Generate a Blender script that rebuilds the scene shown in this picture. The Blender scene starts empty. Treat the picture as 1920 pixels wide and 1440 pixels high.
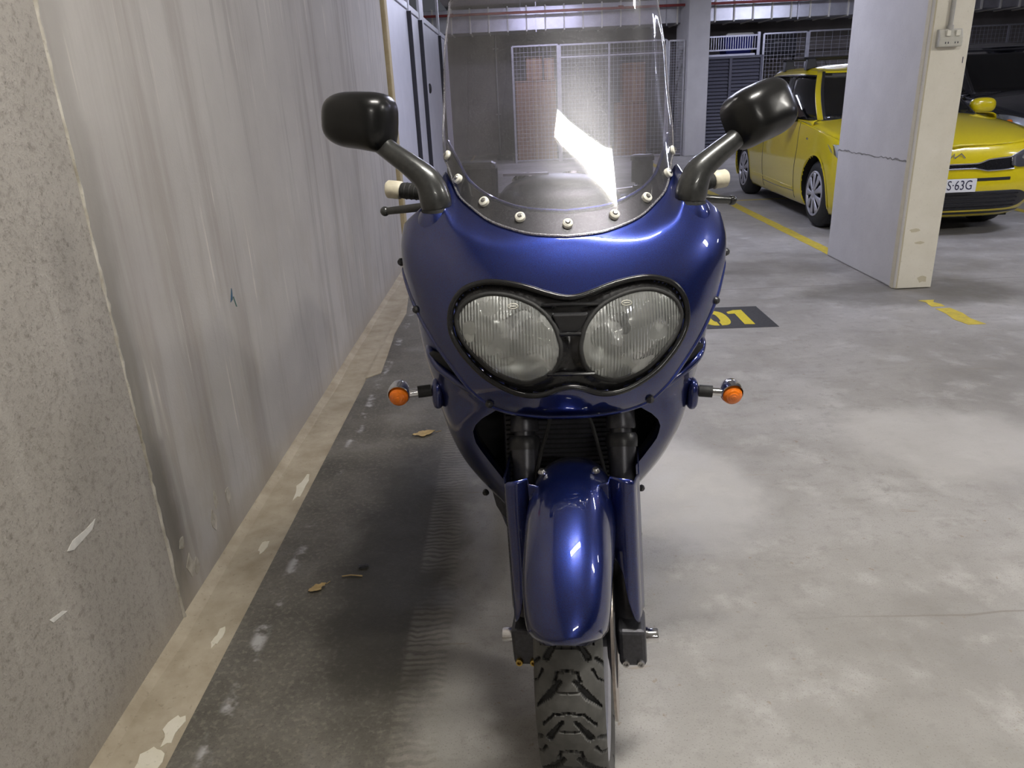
import bpy, bmesh, math, random
from math import sin, cos, pi, sqrt, radians
from mathutils import Vector, Matrix
random.seed(7)
scene = bpy.context.scene
COL = scene.collection

# ------------------------------------------------------------------ camera, world, exposure
CAM_H = 1.30
def add_camera():
    p, y, r = radians(20.974), radians(-1.0563), radians(2.7084)
    f = Vector((sin(y)*cos(p), cos(y)*cos(p), -sin(p)))
    rt = Vector((cos(y), -sin(y), 0)); dn = f.cross(rt)
    rt2 = rt*cos(r) + dn*sin(r); dn2 = -rt*sin(r) + dn*cos(r)
    m = Matrix((rt2, -dn2, -f)).transposed().to_4x4()
    m.translation = Vector((0, 0, CAM_H))
    cam = bpy.data.cameras.new('camera'); cam.sensor_width = 36; cam.lens = 36*1410.3/1920
    cam.clip_start = .05
    o = bpy.data.objects.new('camera', cam); o.matrix_world = m; COL.objects.link(o)
    scene.camera = o
add_camera()
world = bpy.data.worlds.new('world'); scene.world = world; world.use_nodes = True
world.node_tree.nodes['Background'].inputs[0].default_value = (.75, .78, .9, 1)
world.node_tree.nodes['Background'].inputs[1].default_value = .06
scene.view_settings.view_transform = 'Standard'; scene.view_settings.look = 'None'
scene.view_settings.gamma = 1; scene.view_settings.use_curve_mapping = False
scene.view_settings.exposure = 0.42
# ceiling battens: x, y, length along x, strength, colour ; built below as fixtures that give the light
NEUTRAL = (1, .965, .90); COOL = (.74, .77, 1.0)
LAMPS = [(.60, .93, .97, .066, 125, NEUTRAL, 'plain'), (4.2, 1.0, 1.25, .105, 80, NEUTRAL, 'r'), (.8, 14.8, 1.25, .105, 60, COOL, 'far'),  # right aisle lamp is unseen, added to soften the shadows
         (5.6, 13.6, 1.25, .105, 75, COOL, 'farR'), (4.9, 5.2, 1.25, .105, 55, COOL, 'mid'), (.9, 6.6, 1.25, .105, 62, COOL, 'pillar_fill'), (1.5, -3.6, 1.25, .105, 60, NEUTRAL, 'back'), (8.6, 3.5, 1.25, .105, 60, COOL, 'side')]  # lamps behind camera and left of the near pillar: unseen, added as fill
CEIL = 3.0

# ------------------------------------------------------------------ helpers
def interp(xs, ys):
    n = len(xs); h = [xs[i+1]-xs[i] for i in range(n-1)]; d = [(ys[i+1]-ys[i])/h[i] for i in range(n-1)]
    m = [0.0]*n; m[0] = d[0]; m[-1] = d[-1]
    for i in range(1, n-1):
        m[i] = 0 if d[i-1]*d[i] <= 0 else 2*d[i-1]*d[i]/(d[i-1]+d[i])
    def f(x):
        x = min(max(x, xs[0]), xs[-1]); i = 0
        while i < n-2 and x > xs[i+1]: i += 1
        t = (x-xs[i])/h[i]
        return (2*t**3-3*t*t+1)*ys[i]+(t**3-2*t*t+t)*h[i]*m[i]+(-2*t**3+3*t*t)*ys[i+1]+(t**3-t*t)*h[i]*m[i+1]
    return f
def sstep(a, b, x):
    t = min(max((x-a)/(b-a), 0), 1); return t*t*(3-2*t)
class MB:
    def __init__(s): s.v = []; s.f = []
    def add(s, V, F):
        b = len(s.v); s.v += [tuple(p) for p in V]; s.f += [tuple(i+b for i in f) for f in F]; return s
    def grid(s, rows, cu=False, cv=False):
        R = len(rows); Cn = len(rows[0]); V = [p for r in rows for p in r]; F = []
        for i in range(R if cv else R-1):
            for j in range(Cn if cu else Cn-1):
                a = i*Cn+j; b = i*Cn+(j+1) % Cn; c = ((i+1) % R)*Cn+(j+1) % Cn; d = ((i+1) % R)*Cn+j
                F.append((a, b, c, d))
        return s.add(V, F)
    def box(s, x0, x1, y0, y1, z0, z1):
        V = [(x, y, z) for z in (z0, z1) for y in (y0, y1) for x in (x0, x1)]
        return s.add(V, [(0, 2, 3, 1), (4, 5, 7, 6), (0, 1, 5, 4), (2, 6, 7, 3), (0, 4, 6, 2), (1, 3, 7, 5)])
    def prism(s, poly, axis, a0, a1):
        n = len(poly)
        def P(q, a): return {'x': (a, q[0], q[1]), 'y': (q[0], a, q[1]), 'z': (q[0], q[1], a)}[axis]
        V = [P(q, a0) for q in poly]+[P(q, a1) for q in poly]
        F = [tuple(range(n)), tuple(range(2*n-1, n-1, -1))]+[(i, i+n, (i+1) % n+n, (i+1) % n) for i in range(n)]
        return s.add(V, F)
    def tube(s, path, rad, n=12, closed=False, caps=True, flat=1.0):
        P = [Vector(p) for p in path]; N = len(P)
        rr = rad if isinstance(rad, (list, tuple)) else [rad]*N
        rows = []; up = None
        for i in range(N):
            if closed: t = P[(i+1) % N]-P[i-1]
            else: t = P[min(i+1, N-1)]-P[max(i-1, 0)]
            t.normalize()
            if up is None:
                up = Vector((0, 0, 1)) if abs(t.z) < .9 else Vector((1, 0, 0))
            a = t.cross(up); a.normalize(); b = a.cross(t); up = b
            rows.append([tuple(P[i]+(a*cos(2*pi*k/n)+b*sin(2*pi*k/n)*flat)*rr[i]) for k in range(n)])
        base = len(s.v); s.grid(rows, cu=True, cv=closed)
        if caps and not closed:
            s.f.append(tuple(base+k for k in range(n))); s.f.append(tuple(base+(N-1)*n+k for k in range(n-1, -1, -1)))
        return s
    def lathe(s, prof, c, axis=(0, 0, 1), n=24, a0=0, a1=2*pi):
        ax = Vector(axis).normalized(); u = ax.orthogonal().normalized()
        if abs(ax.z) < .5: u = ax.cross(Vector((0, 0, 1))).normalized()
        w = ax.cross(u); c = Vector(c); full = abs(a1-a0-2*pi) < 1e-6
        m = n if full else n+1
        rows = [[tuple(c+ax*h+(u*cos(a0+(a1-a0)*k/n)+w*sin(a0+(a1-a0)*k/n))*max(r, 1e-5)) for k in range(m)] for r, h in prof]
        return s.grid(rows, cu=full)
    def ellip(s, c, r, n=18, m=12, e=1.0, rot=None):
        rows = []
        pw = lambda v: math.copysign(abs(v)**e, v)
        for i in range(m+1):
            th = -pi/2+pi*i/m
            row = []
            for k in range(n):
                ph = 2*pi*k/n
                p = Vector((r[0]*pw(cos(th))*pw(cos(ph)), r[1]*pw(cos(th))*pw(sin(ph)), r[2]*pw(sin(th))))
                if rot: p = rot @ p
                row.append(tuple(Vector(c)+p))
            rows.append(row)
        return s.grid(rows, cu=True)
    def xf(s, fn): s.v = [tuple(fn(Vector(p))) for p in s.v]; return s
def wloc(o):
    l = Vector((0, 0, 0))
    while o: l += o.location; o = o.parent
    return l
def mesh_of(name, mb, mat, smooth=True, ang=40):
    me = bpy.data.meshes.new(name); me.from_pydata(mb.v, [], mb.f)
    bm = bmesh.new(); bm.from_mesh(me); bmesh.ops.remove_doubles(bm, verts=bm.verts, dist=1e-6)
    bmesh.ops.recalc_face_normals(bm, faces=bm.faces); bm.to_mesh(me); bm.free()
    if mat: me.materials.append(mat)
    if smooth:
        me.polygons.foreach_set('use_smooth', [True]*len(me.polygons))
        me.set_sharp_from_angle(angle=radians(ang))
    me.update(); return me
def tag(o, label=None, cat=None, group=None, kind=None):
    if label: o['label'] = label
    if cat: o['category'] = cat
    if group: o['group'] = group
    if kind: o['kind'] = kind
    return o
def mk(name, mb, mat, parent=None, smooth=True, ang=40, bevel=0, solid=0, origin=None, subsurf=0, kind=None, label=None):
    """mesh object; vertices are given in world space and stored relative to the owner's position"""
    base = wloc(parent) if parent else Vector(origin or (0, 0, 0))
    if base.length: mb.xf(lambda p: p-base)
    o = bpy.data.objects.new(name, mesh_of(name, mb, mat, smooth, ang)); COL.objects.link(o)
    if parent: o.parent = parent
    else: o.location = base
    if solid:
        m = o.modifiers.new('solid', 'SOLIDIFY'); m.thickness = abs(solid); m.offset = -1 if solid > 0 else 1
    if bevel:
        m = o.modifiers.new('bevel', 'BEVEL'); m.width = bevel; m.segments = 2; m.limit_method = 'ANGLE'
    if subsurf:
        m = o.modifiers.new('sub', 'SUBSURF'); m.levels = subsurf; m.render_levels = subsurf
    tag(o, label=label, kind=kind)
    return o
def inst(name, me, parent, wpos, rot=None, scale=None):
    o = bpy.data.objects.new(name, me); COL.objects.link(o); o.parent = parent
    o.location = Vector(wpos)-(wloc(parent) if parent else Vector((0, 0, 0)))
    if rot is not None: o.rotation_euler = rot
    if scale is not None: o.scale = scale
    return o
def thing(name, loc, label, cat, group=None, kind=None):
    o = bpy.data.objects.new(name, None); COL.objects.link(o); o.location = loc; o.empty_display_size = .1
    return tag(o, label, cat, group, kind)
def dirrot(n):
    return Vector(n).to_track_quat('Z', 'Y').to_euler()
def text_mb(txt, size, place, depth=.002, spacing=1.0):
    cu = bpy.data.curves.new('txt', 'FONT'); cu.body = txt; cu.size = size; cu.extrude = depth/2; cu.align_x = 'CENTER'; cu.align_y = 'CENTER'
    cu.space_character = spacing; cu.resolution_u = 3
    o = bpy.data.objects.new('txt', cu); COL.objects.link(o)
    dg = bpy.context.evaluated_depsgraph_get(); me = bpy.data.meshes.new_from_object(o.evaluated_get(dg))
    mb = MB(); mb.add([place(v.co) for v in me.vertices], [tuple(p.vertices) for p in me.polygons])
    bpy.data.objects.remove(o); bpy.data.meshes.remove(me); bpy.data.curves.remove(cu)
    return mb

# ------------------------------------------------------------------ materials
def principled(name, col, rough=.5, metal=0, coat=0, coat_rough=.03, spec=.5, emit=None, estr=0, sheen=0, alpha=None, trans=0, ior=1.45):
    m = bpy.data.materials.new(name); m.use_nodes = True; b = m.node_tree.nodes['Principled BSDF']
    b.inputs['Base Color'].default_value = (*col, 1); b.inputs['Roughness'].default_value = rough; b.inputs['Metallic'].default_value = metal
    b.inputs['Coat Weight'].default_value = coat; b.inputs['Coat Roughness'].default_value = coat_rough
    b.inputs['Specular IOR Level'].default_value = spec; b.inputs['IOR'].default_value = ior
    b.inputs['Transmission Weight'].default_value = trans
    if emit: b.inputs['Emission Color'].default_value = (*emit, 1); b.inputs['Emission Strength'].default_value = estr
    return m
class NT:
    def __init__(s, m): s.m = m; s.t = m.node_tree; s.b = s.t.nodes.get('Principled BSDF')
    def n(s, typ, **kw):
        x = s.t.nodes.new(typ)
        for k, v in kw.items(): setattr(x, k, v)
        return x
    def l(s, a, b): s.t.links.new(a, b)
    def coord(s, scale=(1, 1, 1), loc=(0, 0, 0)):
        tc = s.n('ShaderNodeTexCoord'); mp = s.n('ShaderNodeMapping'); mp.inputs['Scale'].default_value = scale; mp.inputs['Location'].default_value = loc
        s.l(tc.outputs['Object'], mp.inputs['Vector']); return mp.outputs[0]
    def noise(s, scale, detail=4, rough=.55, vec=None, sc=(1, 1, 1)):
        x = s.n('ShaderNodeTexNoise'); x.inputs['Scale'].default_value = scale; x.inputs['Detail'].default_value = detail; x.inputs['Roughness'].default_value = rough
        s.l(vec if vec is not None else s.coord(sc), x.inputs['Vector']); return x.outputs['Fac']
    def ramp(s, fac, stops):
        x = s.n('ShaderNodeValToRGB'); e = x.color_ramp.elements
        while len(e) < len(stops): e.new(.5)
        for i, (p, c) in enumerate(stops): e[i].position = p; e[i].color = (*c, 1) if len(c) == 3 else c
        s.l(fac, x.inputs[0]); return x.outputs[0]
    def mix(s, fac, a, b, mode='MIX'):
        x = s.n('ShaderNodeMix', data_type='RGBA', blend_type=mode)
        for sock, val in ((x.inputs[0], fac), (x.inputs[6], a), (x.inputs[7], b)):
            if hasattr(val, 'links'): s.l(val, sock)
            elif isinstance(val, (int, float)): sock.default_value = val
            else: sock.default_value = (*val, 1)
        return x.outputs[2]
    def math(s, op, a, b=0, clamp=False):
        x = s.n('ShaderNodeMath', operation=op, use_clamp=clamp)
        for sock, val in ((x.inputs[0], a), (x.inputs[1], b)):
            if hasattr(val, 'links'): s.l(val, sock)
            else: sock.default_value = val
        return x.outputs[0]
    def mapr(s, v, a, b, c=0, d=1):
        x = s.n('ShaderNodeMapRange'); x.interpolation_type = 'SMOOTHSTEP'
        s.l(v, x.inputs[0]); 
        for i, q in enumerate((a, b, c, d)): x.inputs[i+1].default_value = q
        return x.outputs[0]
    def xyz(s):
        tc = s.n('ShaderNodeTexCoord'); x = s.n('ShaderNodeSeparateXYZ'); s.l(tc.outputs['Object'], x.inputs[0]); return x.outputs
    def bump(s, h, strength=.3, dist=.01):
        x = s.n('ShaderNodeBump'); x.inputs['Strength'].default_value = strength; x.inputs['Distance'].default_value = dist
        s.l(h, x.inputs['Height']); s.l(x.outputs[0], s.b.inputs['Normal'])
    def base(s, c): s.l(c, s.b.inputs['Base Color'])
    def rough(s, r): s.l(r, s.b.inputs['Roughness'])
def grain(m, col, amt=.12, scale=60, bump=.15, dist=.002):
    n = NT(m); f = n.noise(scale); d = tuple(c*(1-amt) for c in col); l = tuple(min(1, c*(1+amt)) for c in col)
    n.base(n.ramp(f, [(.3, d), (.7, l)]))
    if bump: n.bump(f, bump, dist)
    return m
def pm(name, col, rough=.5, amt=.1, scale=60, bump=.1, **kw):
    return grain(principled(name, col, rough, **kw), col, amt, scale, bump)

M = {}
def mat_wall(near):
    m = principled('wall_concrete_near' if near else 'wall_concrete', (.3, .28, .26), .75); n = NT(m)
    blot = n.noise(1.6, 6, .6)
    mott = n.noise(9 if not near else 55, 6, .75)
    fine = n.noise(160, 3, .6)
    st = n.noise(7, 5, .62, sc=(1, 1, .07))
    st2 = n.noise(26, 4, .6, sc=(1, 1, .035))
    if near:
        c = n.ramp(blot, [(.3, (.30, .275, .24)), (.7, (.40, .37, .33))])
        c = n.mix(n.math('MULTIPLY', n.mapr(mott, .48, .72), .75), c, (.16, .145, .12))
        c = n.mix(n.math('MULTIPLY', n.mapr(fine, .55, .75), .55), c, (.1, .09, .075))
        c = n.mix(n.math('MULTIPLY', n.mapr(st, .52, .72), .5), c, (.46, .43, .385))
    else:
        c = n.ramp(blot, [(.28, (.375, .352, .325)), (.72, (.475, .452, .42))])
        c = n.mix(n.math('MULTIPLY', n.mapr(st, .48, .68), .6), c, (.30, .27, .24))
        z = n.xyz()
        low = n.mapr(z[2], 1.25, .35)
        stf = n.math('MULTIPLY', n.mapr(st2, .60, .70), n.mapr(n.noise(3.2, 3, .5), .45, .6))
        c = n.mix(n.math('MULTIPLY', stf, .85), c, (.64, .60, .53))
        c = n.mix(n.math('MULTIPLY', n.mapr(n.noise(13, 5, .6, sc=(1, 1, .05)), .54, .66), .45), c, (.28, .255, .23))
        # damp brown run beside the joint
        jd = n.math('ADD', z[1], n.math('MULTIPLY', n.noise(5, 3), .10))
        jm = n.math('MULTIPLY', n.mapr(jd, 1.87, 1.80), n.mapr(z[2], 1.6, .1, .35, 1))
        c = n.mix(n.math('MULTIPLY', jm, .75), c, (.13, .115, .09))
        c = n.mix(n.math('MULTIPLY', n.mapr(n.noise(7, 4, .6, sc=(1, 1, .4)), .5, .62), n.math('MULTIPLY', low, .30)), c, (.36, .315, .25))
    foot = n.math('ADD', n.xyz()[2], n.math('MULTIPLY', n.noise(14, 4), -.12))
    c = n.mix(n.math('MULTIPLY', n.mapr(foot, .06, -.05), .55), c, (.36, .32, .26))
    n.base(c)
    h = n.math('ADD', n.math('MULTIPLY', fine, .5), n.math('MULTIPLY', mott, .8))
    n.bump(h, .55 if near else .22, .006)
    return m
M['wall'] = mat_wall(False); M['wall_near'] = mat_wall(True)

def mat_floor():
    m = principled('floor_concrete', (.35, .33, .3), .55); n = NT(m); xyz = n.xyz(); X, Y, Z = xyz
    blot = n.noise(1.1, 7, .62); mid = n.noise(5.5, 6, .62); fine = n.noise(70, 4, .6); spk = n.noise(240, 2, .5)
    c = n.ramp(blot, [(.3, (.24, .226, .205)), (.5, (.325, .31, .285)), (.7, (.44, .425, .40))])
    c = n.mix(n.math('MULTIPLY', n.mapr(mid, .50, .70), .42), c, (.52, .505, .48))
    c = n.mix(n.math('MULTIPLY', n.mapr(n.noise(3.3, 6, .65, sc=(1, 2.4, 1)), .50, .72), .5), c, (.24, .222, .197))
    c = n.mix(n.math('MULTIPLY', n.mapr(n.noise(17, 6, .75), .50, .70), .5), c, (.22, .205, .185))
    c = n.mix(n.math('MULTIPLY', n.mapr(spk, .58, .70), .6), c, (.18, .165, .145))
    c = n.mix(n.math('MULTIPLY', n.mapr(n.noise(38, 3), .66, .74), .5), c, (.22, .16, .09))
    # rust-brown thin scratches
    c = n.mix(n.math('MULTIPLY', n.mapr(n.noise(30, 3, .5, sc=(.10, 1, 1)), .69, .75), .55), c, (.25, .19, .12))
    # oily dark band beside the gutter
    e = n.math('ADD', X, n.math('MULTIPLY', n.math('SUBTRACT', n.noise(4.2, 5, .6), .5), .22))
    band = n.math('MULTIPLY', n.mapr(e, -.16, -.34), n.mapr(Y, 7.5, 3.5, .35, 1))
    oil = n.ramp(n.noise(3.2, 6, .62), [(.32, (.046, .041, .030)), (.55, (.110, .100, .080)), (.75, (.19, .18, .16))])
    oil = n.mix(n.math('MULTIPLY', n.mapr(fine, .48, .68), .55), oil, (.20, .18, .145))
    oil = n.mix(n.math('MULTIPLY', n.mapr(n.noise(120, 4, .7), .52, .66), .5), oil, (.035, .03, .025))
    c = n.mix(n.math('MULTIPLY', band, .93), c, oil)
    # heavier spill
    def blob(cx, cy, rx, ry, k):
        a = n.math('MULTIPLY', n.math('SUBTRACT', X, cx), 1/rx); b = n.math('MULTIPLY', n.math('SUBTRACT', Y, cy), 1/ry)
        d = n.math('SQRT', n.math('ADD', n.math('MULTIPLY', a, a), n.math('MULTIPLY', b, b)))
        d = n.math('ADD', d, n.math('MULTIPLY', n.math('SUBTRACT', n.noise(k, 5, .6), .5), 1.2))
        return n.mapr(d, 1.15, .55)
    c = n.mix(n.math('MULTIPLY', blob(-.40, 1.95, .20, .75, 5), .8), c, (.032, .029, .020))
    c = n.mix(n.math('MULTIPLY', blob(2.50, 4.75, .75, .38, 4), .6), c, (.10, .09, .075))
    c = n.mix(n.math('MULTIPLY', blob(1.9, 5.6, .8, .30, 4), .45), c, (.12, .108, .09))
    c = n.mix(n.math('MULTIPLY', blob(1.6, 2.6, .45, .35, 3), .55), c, (.52, .50, .47))
    c = n.mix(n.math('MULTIPLY', blob(.55, 2.3, .30, .40, 3), .55), c, (.56, .54, .51))
    c = n.mix(n.math('MULTIPLY', blob(.28, 4.0, .9, .12, 3), .5), c, (.50, .49, .48))
    # pale scuffs along the slab edge
    sc = n.math('MULTIPLY', n.mapr(n.math('ABSOLUTE', n.math('ADD', X, n.math('ADD', .735, n.math('MULTIPLY', n.noise(6, 3), -.03)))), .028, .006), n.mapr(n.noise(9, 4, .65), .52, .66))
    c = n.mix(n.math('MULTIPLY', sc, .75), c, (.46, .45, .44))
    # tyre print: ribbed track
    tr = n.math('ABSOLUTE', n.math('ADD', X, n.math('ADD', .262, n.math('MULTIPLY', Y, .008))))
    tm = n.mapr(tr, .062, .045)
    wv = n.n('ShaderNodeTexWave', wave_type='BANDS', bands_direction='Y'); wv.inputs['Scale'].default_value = 15; wv.inputs['Distortion'].default_value = 7; wv.inputs['Detail'].default_value = 2
    n.l(n.coord((1, 1, 1)), wv.inputs['Vector'])
    pm_ = n.math('MULTIPLY', tm, n.mapr(n.noise(2.5, 3), .35, .55))
    c = n.mix(n.math('MULTIPLY', pm_, .32), c, n.ramp(wv.outputs['Fac'], [(.25, (.10, .09, .07)), (.6, (.30, .275, .235))]))
    # sawn joints and hairline cracks
    j = n.mapr(n.math('ABSOLUTE', n.math('SUBTRACT', Y, n.math('ADD', 1.58, n.math('MULTIPLY', n.noise(4, 2), .05)))), .006, .001)
    c = n.mix(n.math('MULTIPLY', n.math('MULTIPLY', j, n.mapr(X, .5, 1.2, .0, .6)), n.mapr(n.noise(6, 2), .3, .55)), c, (.17, .15, .125))
    j2 = n.mapr(n.math('ABSOLUTE', n.math('SUBTRACT', Y, 5.02)), .01, .002)
    c = n.mix(n.math('MULTIPLY', j2, .6), c, (.14, .125, .11))
    n.base(c)
    n.rough(n.mapr(mid, .3, .8, .42, .68))
    hb = n.math('ADD', n.math('MULTIPLY', fine, .6), n.math('ADD', n.math('MULTIPLY', spk, .4), n.math('MULTIPLY', n.math('MULTIPLY', wv.outputs['Fac'], pm_), .6)))
    n.bump(hb, .25, .004)
    return m
M['floor'] = mat_floor()
def mat_conc(name, a, b, rough=.7, scale=3):
    m = principled(name, a, rough); n = NT(m)
    c = n.ramp(n.noise(scale, 6, .6), [(.3, a), (.7, b)])
    c = n.mix(n.math('MULTIPLY', n.mapr(n.noise(90, 3), .62, .72), .35), c, tuple(q*.55 for q in a))
    n.base(c); n.bump(n.noise(70, 4), .25, .004); return m
M['gutter'] = mat_conc('gutter_render', (.30, .25, .175), (.44, .385, .29), .8, 9)
M['crust'] = mat_conc('flaked_paint', (.60, .56, .44), (.66, .62, .52), .8, 20)
M['pillar'] = mat_conc('pillar_concrete', (.50, .485, .475), (.58, .565, .55), .75, 3)
M['pillar_paint'] = mat_conc('pillar_cream_paint', (.70, .665, .57), (.78, .745, .66), .6, 5)
M['ceiling'] = mat_conc('ceiling_concrete', (.52, .51, .50), (.60, .59, .58), .85, 2)
M['back'] = mat_conc('back_wall_render', (.20, .185, .175), (.28, .26, .25), .8, 1.5)
M['caulk'] = mat_conc('joint_sealant', (.27, .24, .185), (.62, .585, .51), .7, 16)
M['edge_yellow'] = mat_conc('ochre_edge_strip', (.40, .32, .17), (.50, .42, .27), .7, 8)
def mat_paint(name, col, flake):
    m = principled(name, col, .36, .90, 1.0, .03); n = NT(m)
    n.b.inputs['Coat IOR'].default_value = 1.75
    f = n.noise(1400, 1, .5)
    n.base(n.ramp(f, [(.35, col), (.72, flake)]))
    return m
M['blue'] = mat_paint('blue_metallic_paint', (.0125, .0095, .062), (.010, .040, .23))
M['black_gloss'] = pm('gloss_black_plastic', (.012, .012, .013), .18, .1, 80, .03)
M['black_satin'] = pm('satin_black_plastic', (.022, .022, .024), .36, .15, 200, .06)
M['stem'] = pm('graphite_enamel', (.055, .056, .055), .30, .15, 120, .05, metal=.55, coat=.4)
M['mirror_shell'] = pm('mirror_shell_black', (.006, .006, .006), .28, .1, 300, .04, spec=.38, coat=.15, coat_rough=.12)
M['rubber'] = pm('black_rubber', (.018, .018, .018), .65, .2, 90, .2)
M['tyre'] = pm('tyre_rubber', (.075, .073, .068), .62, .25, 45, .12)
M['dark'] = pm('dark_recess', (.006, .006, .007), .7, .2, 40, .1)
M['dark_metal'] = pm('dark_grey_metal', (.075, .075, .085), .42, .15, 150, .08, metal=.6)
M['fork'] = pm('fork_grey', (.06, .06, .068), .35, .12, 150, .05, metal=.5)
M['chrome'] = pm('chrome', (.72, .72, .74), .08, .03, 60, 0, metal=1)
M['steel'] = pm('brushed_steel', (.45, .44, .43), .3, .1, 120, .05, metal=1)
M['disc'] = pm('brake_disc_steel', (.42, .37, .33), .28, .2, 60, .05, metal=.9)
M['white_plastic'] = pm('white_nylon', (.72, .70, .62), .4, .05, 120, .03)
M['cream'] = pm('cream_plastic', (.62, .57, .44), .4, .06, 120, .03)
M['brass'] = pm('brass', (.55, .38, .10), .35, .1, 100, .05, metal=.9)
M['silver_paint'] = pm('silver_paint', (.46, .46, .50), .35, .06, 100, .02, metal=.4)
def mat_clear(name, tint, gloss_rough, haze, haze_col=(.8, .8, .85), bumpf=None, spec=1.45, dusty=True):
    m = bpy.data.materials.new(name); m.use_nodes = True; t = m.node_tree; t.nodes.remove(t.nodes['Principled BSDF']); n = NT(m)
    out = t.nodes['Material Output']
    tr = n.n('ShaderNodeBsdfTransparent'); tr.inputs[0].default_value = (*tint, 1)
    gl = n.n('ShaderNodeBsdfGlossy'); gl.inputs['Roughness'].default_value = gloss_rough; gl.inputs[0].default_value = (1, 1, 1, 1)
    hz = n.n('ShaderNodeBsdfGlossy'); hz.inputs['Roughness'].default_value = .36; hz.inputs[0].default_value = (*haze_col, 1)
    df = n.n('ShaderNodeBsdfDiffuse'); df.inputs[0].default_value = (*haze_col, 1)
    fr = n.n('ShaderNodeFresnel'); fr.inputs[0].default_value = spec
    m0 = n.n('ShaderNodeMixShader'); m0.inputs[0].default_value = .5; n.l(hz.outputs[0], m0.inputs[1]); n.l(df.outputs[0], m0.inputs[2])
    m1 = n.n('ShaderNodeMixShader'); m2 = n.n('ShaderNodeMixShader')
    dust = n.mapr(n.noise(500 if dusty else 20, 2), .45, .7, haze*.6, haze*1.4)
    n.l(dust, m1.inputs[0]); n.l(tr.outputs[0], m1.inputs[1]); n.l(m0.outputs[0], m1.inputs[2])
    n.l(fr.outputs[0], m2.inputs[0]); n.l(m1.outputs[0], m2.inputs[1]); n.l(gl.outputs[0], m2.inputs[2])
    n.l(m2.outputs[0], out.inputs[0])
    if bumpf:
        h = bumpf(n); b = n.n('ShaderNodeBump'); b.inputs['Strength'].default_value = .9; b.inputs['Distance'].default_value = .003
        n.l(h, b.inputs['Height'])
        for s_ in (gl, hz, df): n.l(b.outputs[0], s_.inputs['Normal'])
        n.l(b.outputs[0], fr.inputs['Normal'])
    return m
M['screen'] = mat_clear('smoke_tinted_acrylic', (.60, .565, .64), .02, .085)
M['screen_edge'] = mat_clear('acrylic_edge', (.75, .75, .78), .12, .30, (.85, .83, .88))
def flutes(n):
    w = n.n('ShaderNodeTexWave', wave_type='BANDS', bands_direction='X'); w.inputs['Scale'].default_value = 55
    n.l(n.coord((1, 1, 1)), w.inputs['Vector'])
    return n.math('MULTIPLY', w.outputs['Fac'], n.mapr(n.noise(22, 0), .42, .46, .15, 1))
M['lens'] = mat_clear('fluted_lamp_glass', (.94, .95, .94), .04, .27, (.95, .97, .95), flutes, 1.45, False)
M['car_glass'] = mat_clear('car_window_glass', (.68, .70, .72), .02, .02)
M['car_glass_dark'] = mat_clear('dark_tinted_glass', (.10, .11, .12), .02, .02)
M['car_lamp'] = mat_clear('clear_lamp_cover', (.86, .88, .92), .05, .12)
M['amber'] = pm('amber_lens', (.75, .17, .008), .16, .12, 60, .2, coat=.8, emit=None)
M['reflector'] = pm('lamp_reflector', (.90, .91, .89), .25, .04, 40, .04, metal=.55)
M['yellow_car'] = pm('yellow_car_paint', (.62, .50, .006), .28, .03, 60, 0, coat=1.0)
M['dark_car'] = pm('black_car_paint', (.012, .013, .02), .25, .05, 60, 0, coat=1.0)
M['yellow_line'] = None
def mat_line():
    m = principled('yellow_road_paint', (.55, .42, .05), .6); n = NT(m)
    c = n.ramp(n.noise(22, 5, .65), [(.3, (.40, .32, .07)), (.55, (.58, .45, .05)), (.8, (.63, .50, .10))])
    n.base(c); n.bump(n.noise(120, 3), .2, .002); return m
M['yellow_line'] = mat_line()
M['yellow_ink'] = pm('yellow_stencil_paint', (.68, .55, .02), .55, .08, 50, .05)
M['black_ink'] = pm('black_floor_paint', (.035, .034, .036), .6, .25, 60, .1)
M['plate_white'] = pm('number_plate_white', (.72, .72, .72), .4, .03, 60, 0)
M['ink'] = pm('dark_lettering', (.02, .02, .05), .5, .05, 60, 0)
M['locker'] = pm('pale_locker_steel', (.60, .60, .66), .42, .05, 6, .03)
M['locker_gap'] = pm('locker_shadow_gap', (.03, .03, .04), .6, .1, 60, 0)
M['galv'] = pm('galvanised_steel', (.48, .48, .52), .38, .12, 14, .05, metal=.75)
M['duct'] = pm('foil_duct', (.52, .52, .56), .36, .12, 5, .10, metal=.7)
M['red_pipe'] = pm('red_pipe_paint', (.28, .05, .045), .45, .1, 30, .05)
M['louvre'] = pm('charcoal_louvre', (.10, .10, .125), .5, .1, 30, .03)
M['cardboard'] = pm('cardboard', (.33, .20, .13), .8, .12, 18, .1)
M['tape'] = pm('brown_parcel_tape', (.40, .27, .17), .4, .05, 60, 0)
M['blue_bag'] = pm('blue_bag', (.02, .03, .30), .6, .2, 20, .2)
M['conduit'] = pm('grey_conduit', (.40, .39, .37), .5, .06, 40, 0)
M['outlet'] = pm('outlet_grey_plastic', (.52, .51, .46), .45, .05, 60, 0)
M['leaf'] = pm('dry_leaf', (.42, .30, .13), .7, .2, 60, .2)
M['seat'] = pm('black_seat_vinyl', (.018, .018, .02), .5, .2, 150, .15)
M['interior'] = pm('car_interior', (.03, .03, .034), .7, .2, 40, .1)
M['wire_white'] = pm('galvanised_wire', (.50, .50, .56), .4, .05, 40, 0, metal=.5)
def lamp_mat(col, s):
    m = principled('lamp_diffuser', (.9, .9, .9), .5, emit=col, estr=s); return m

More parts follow.
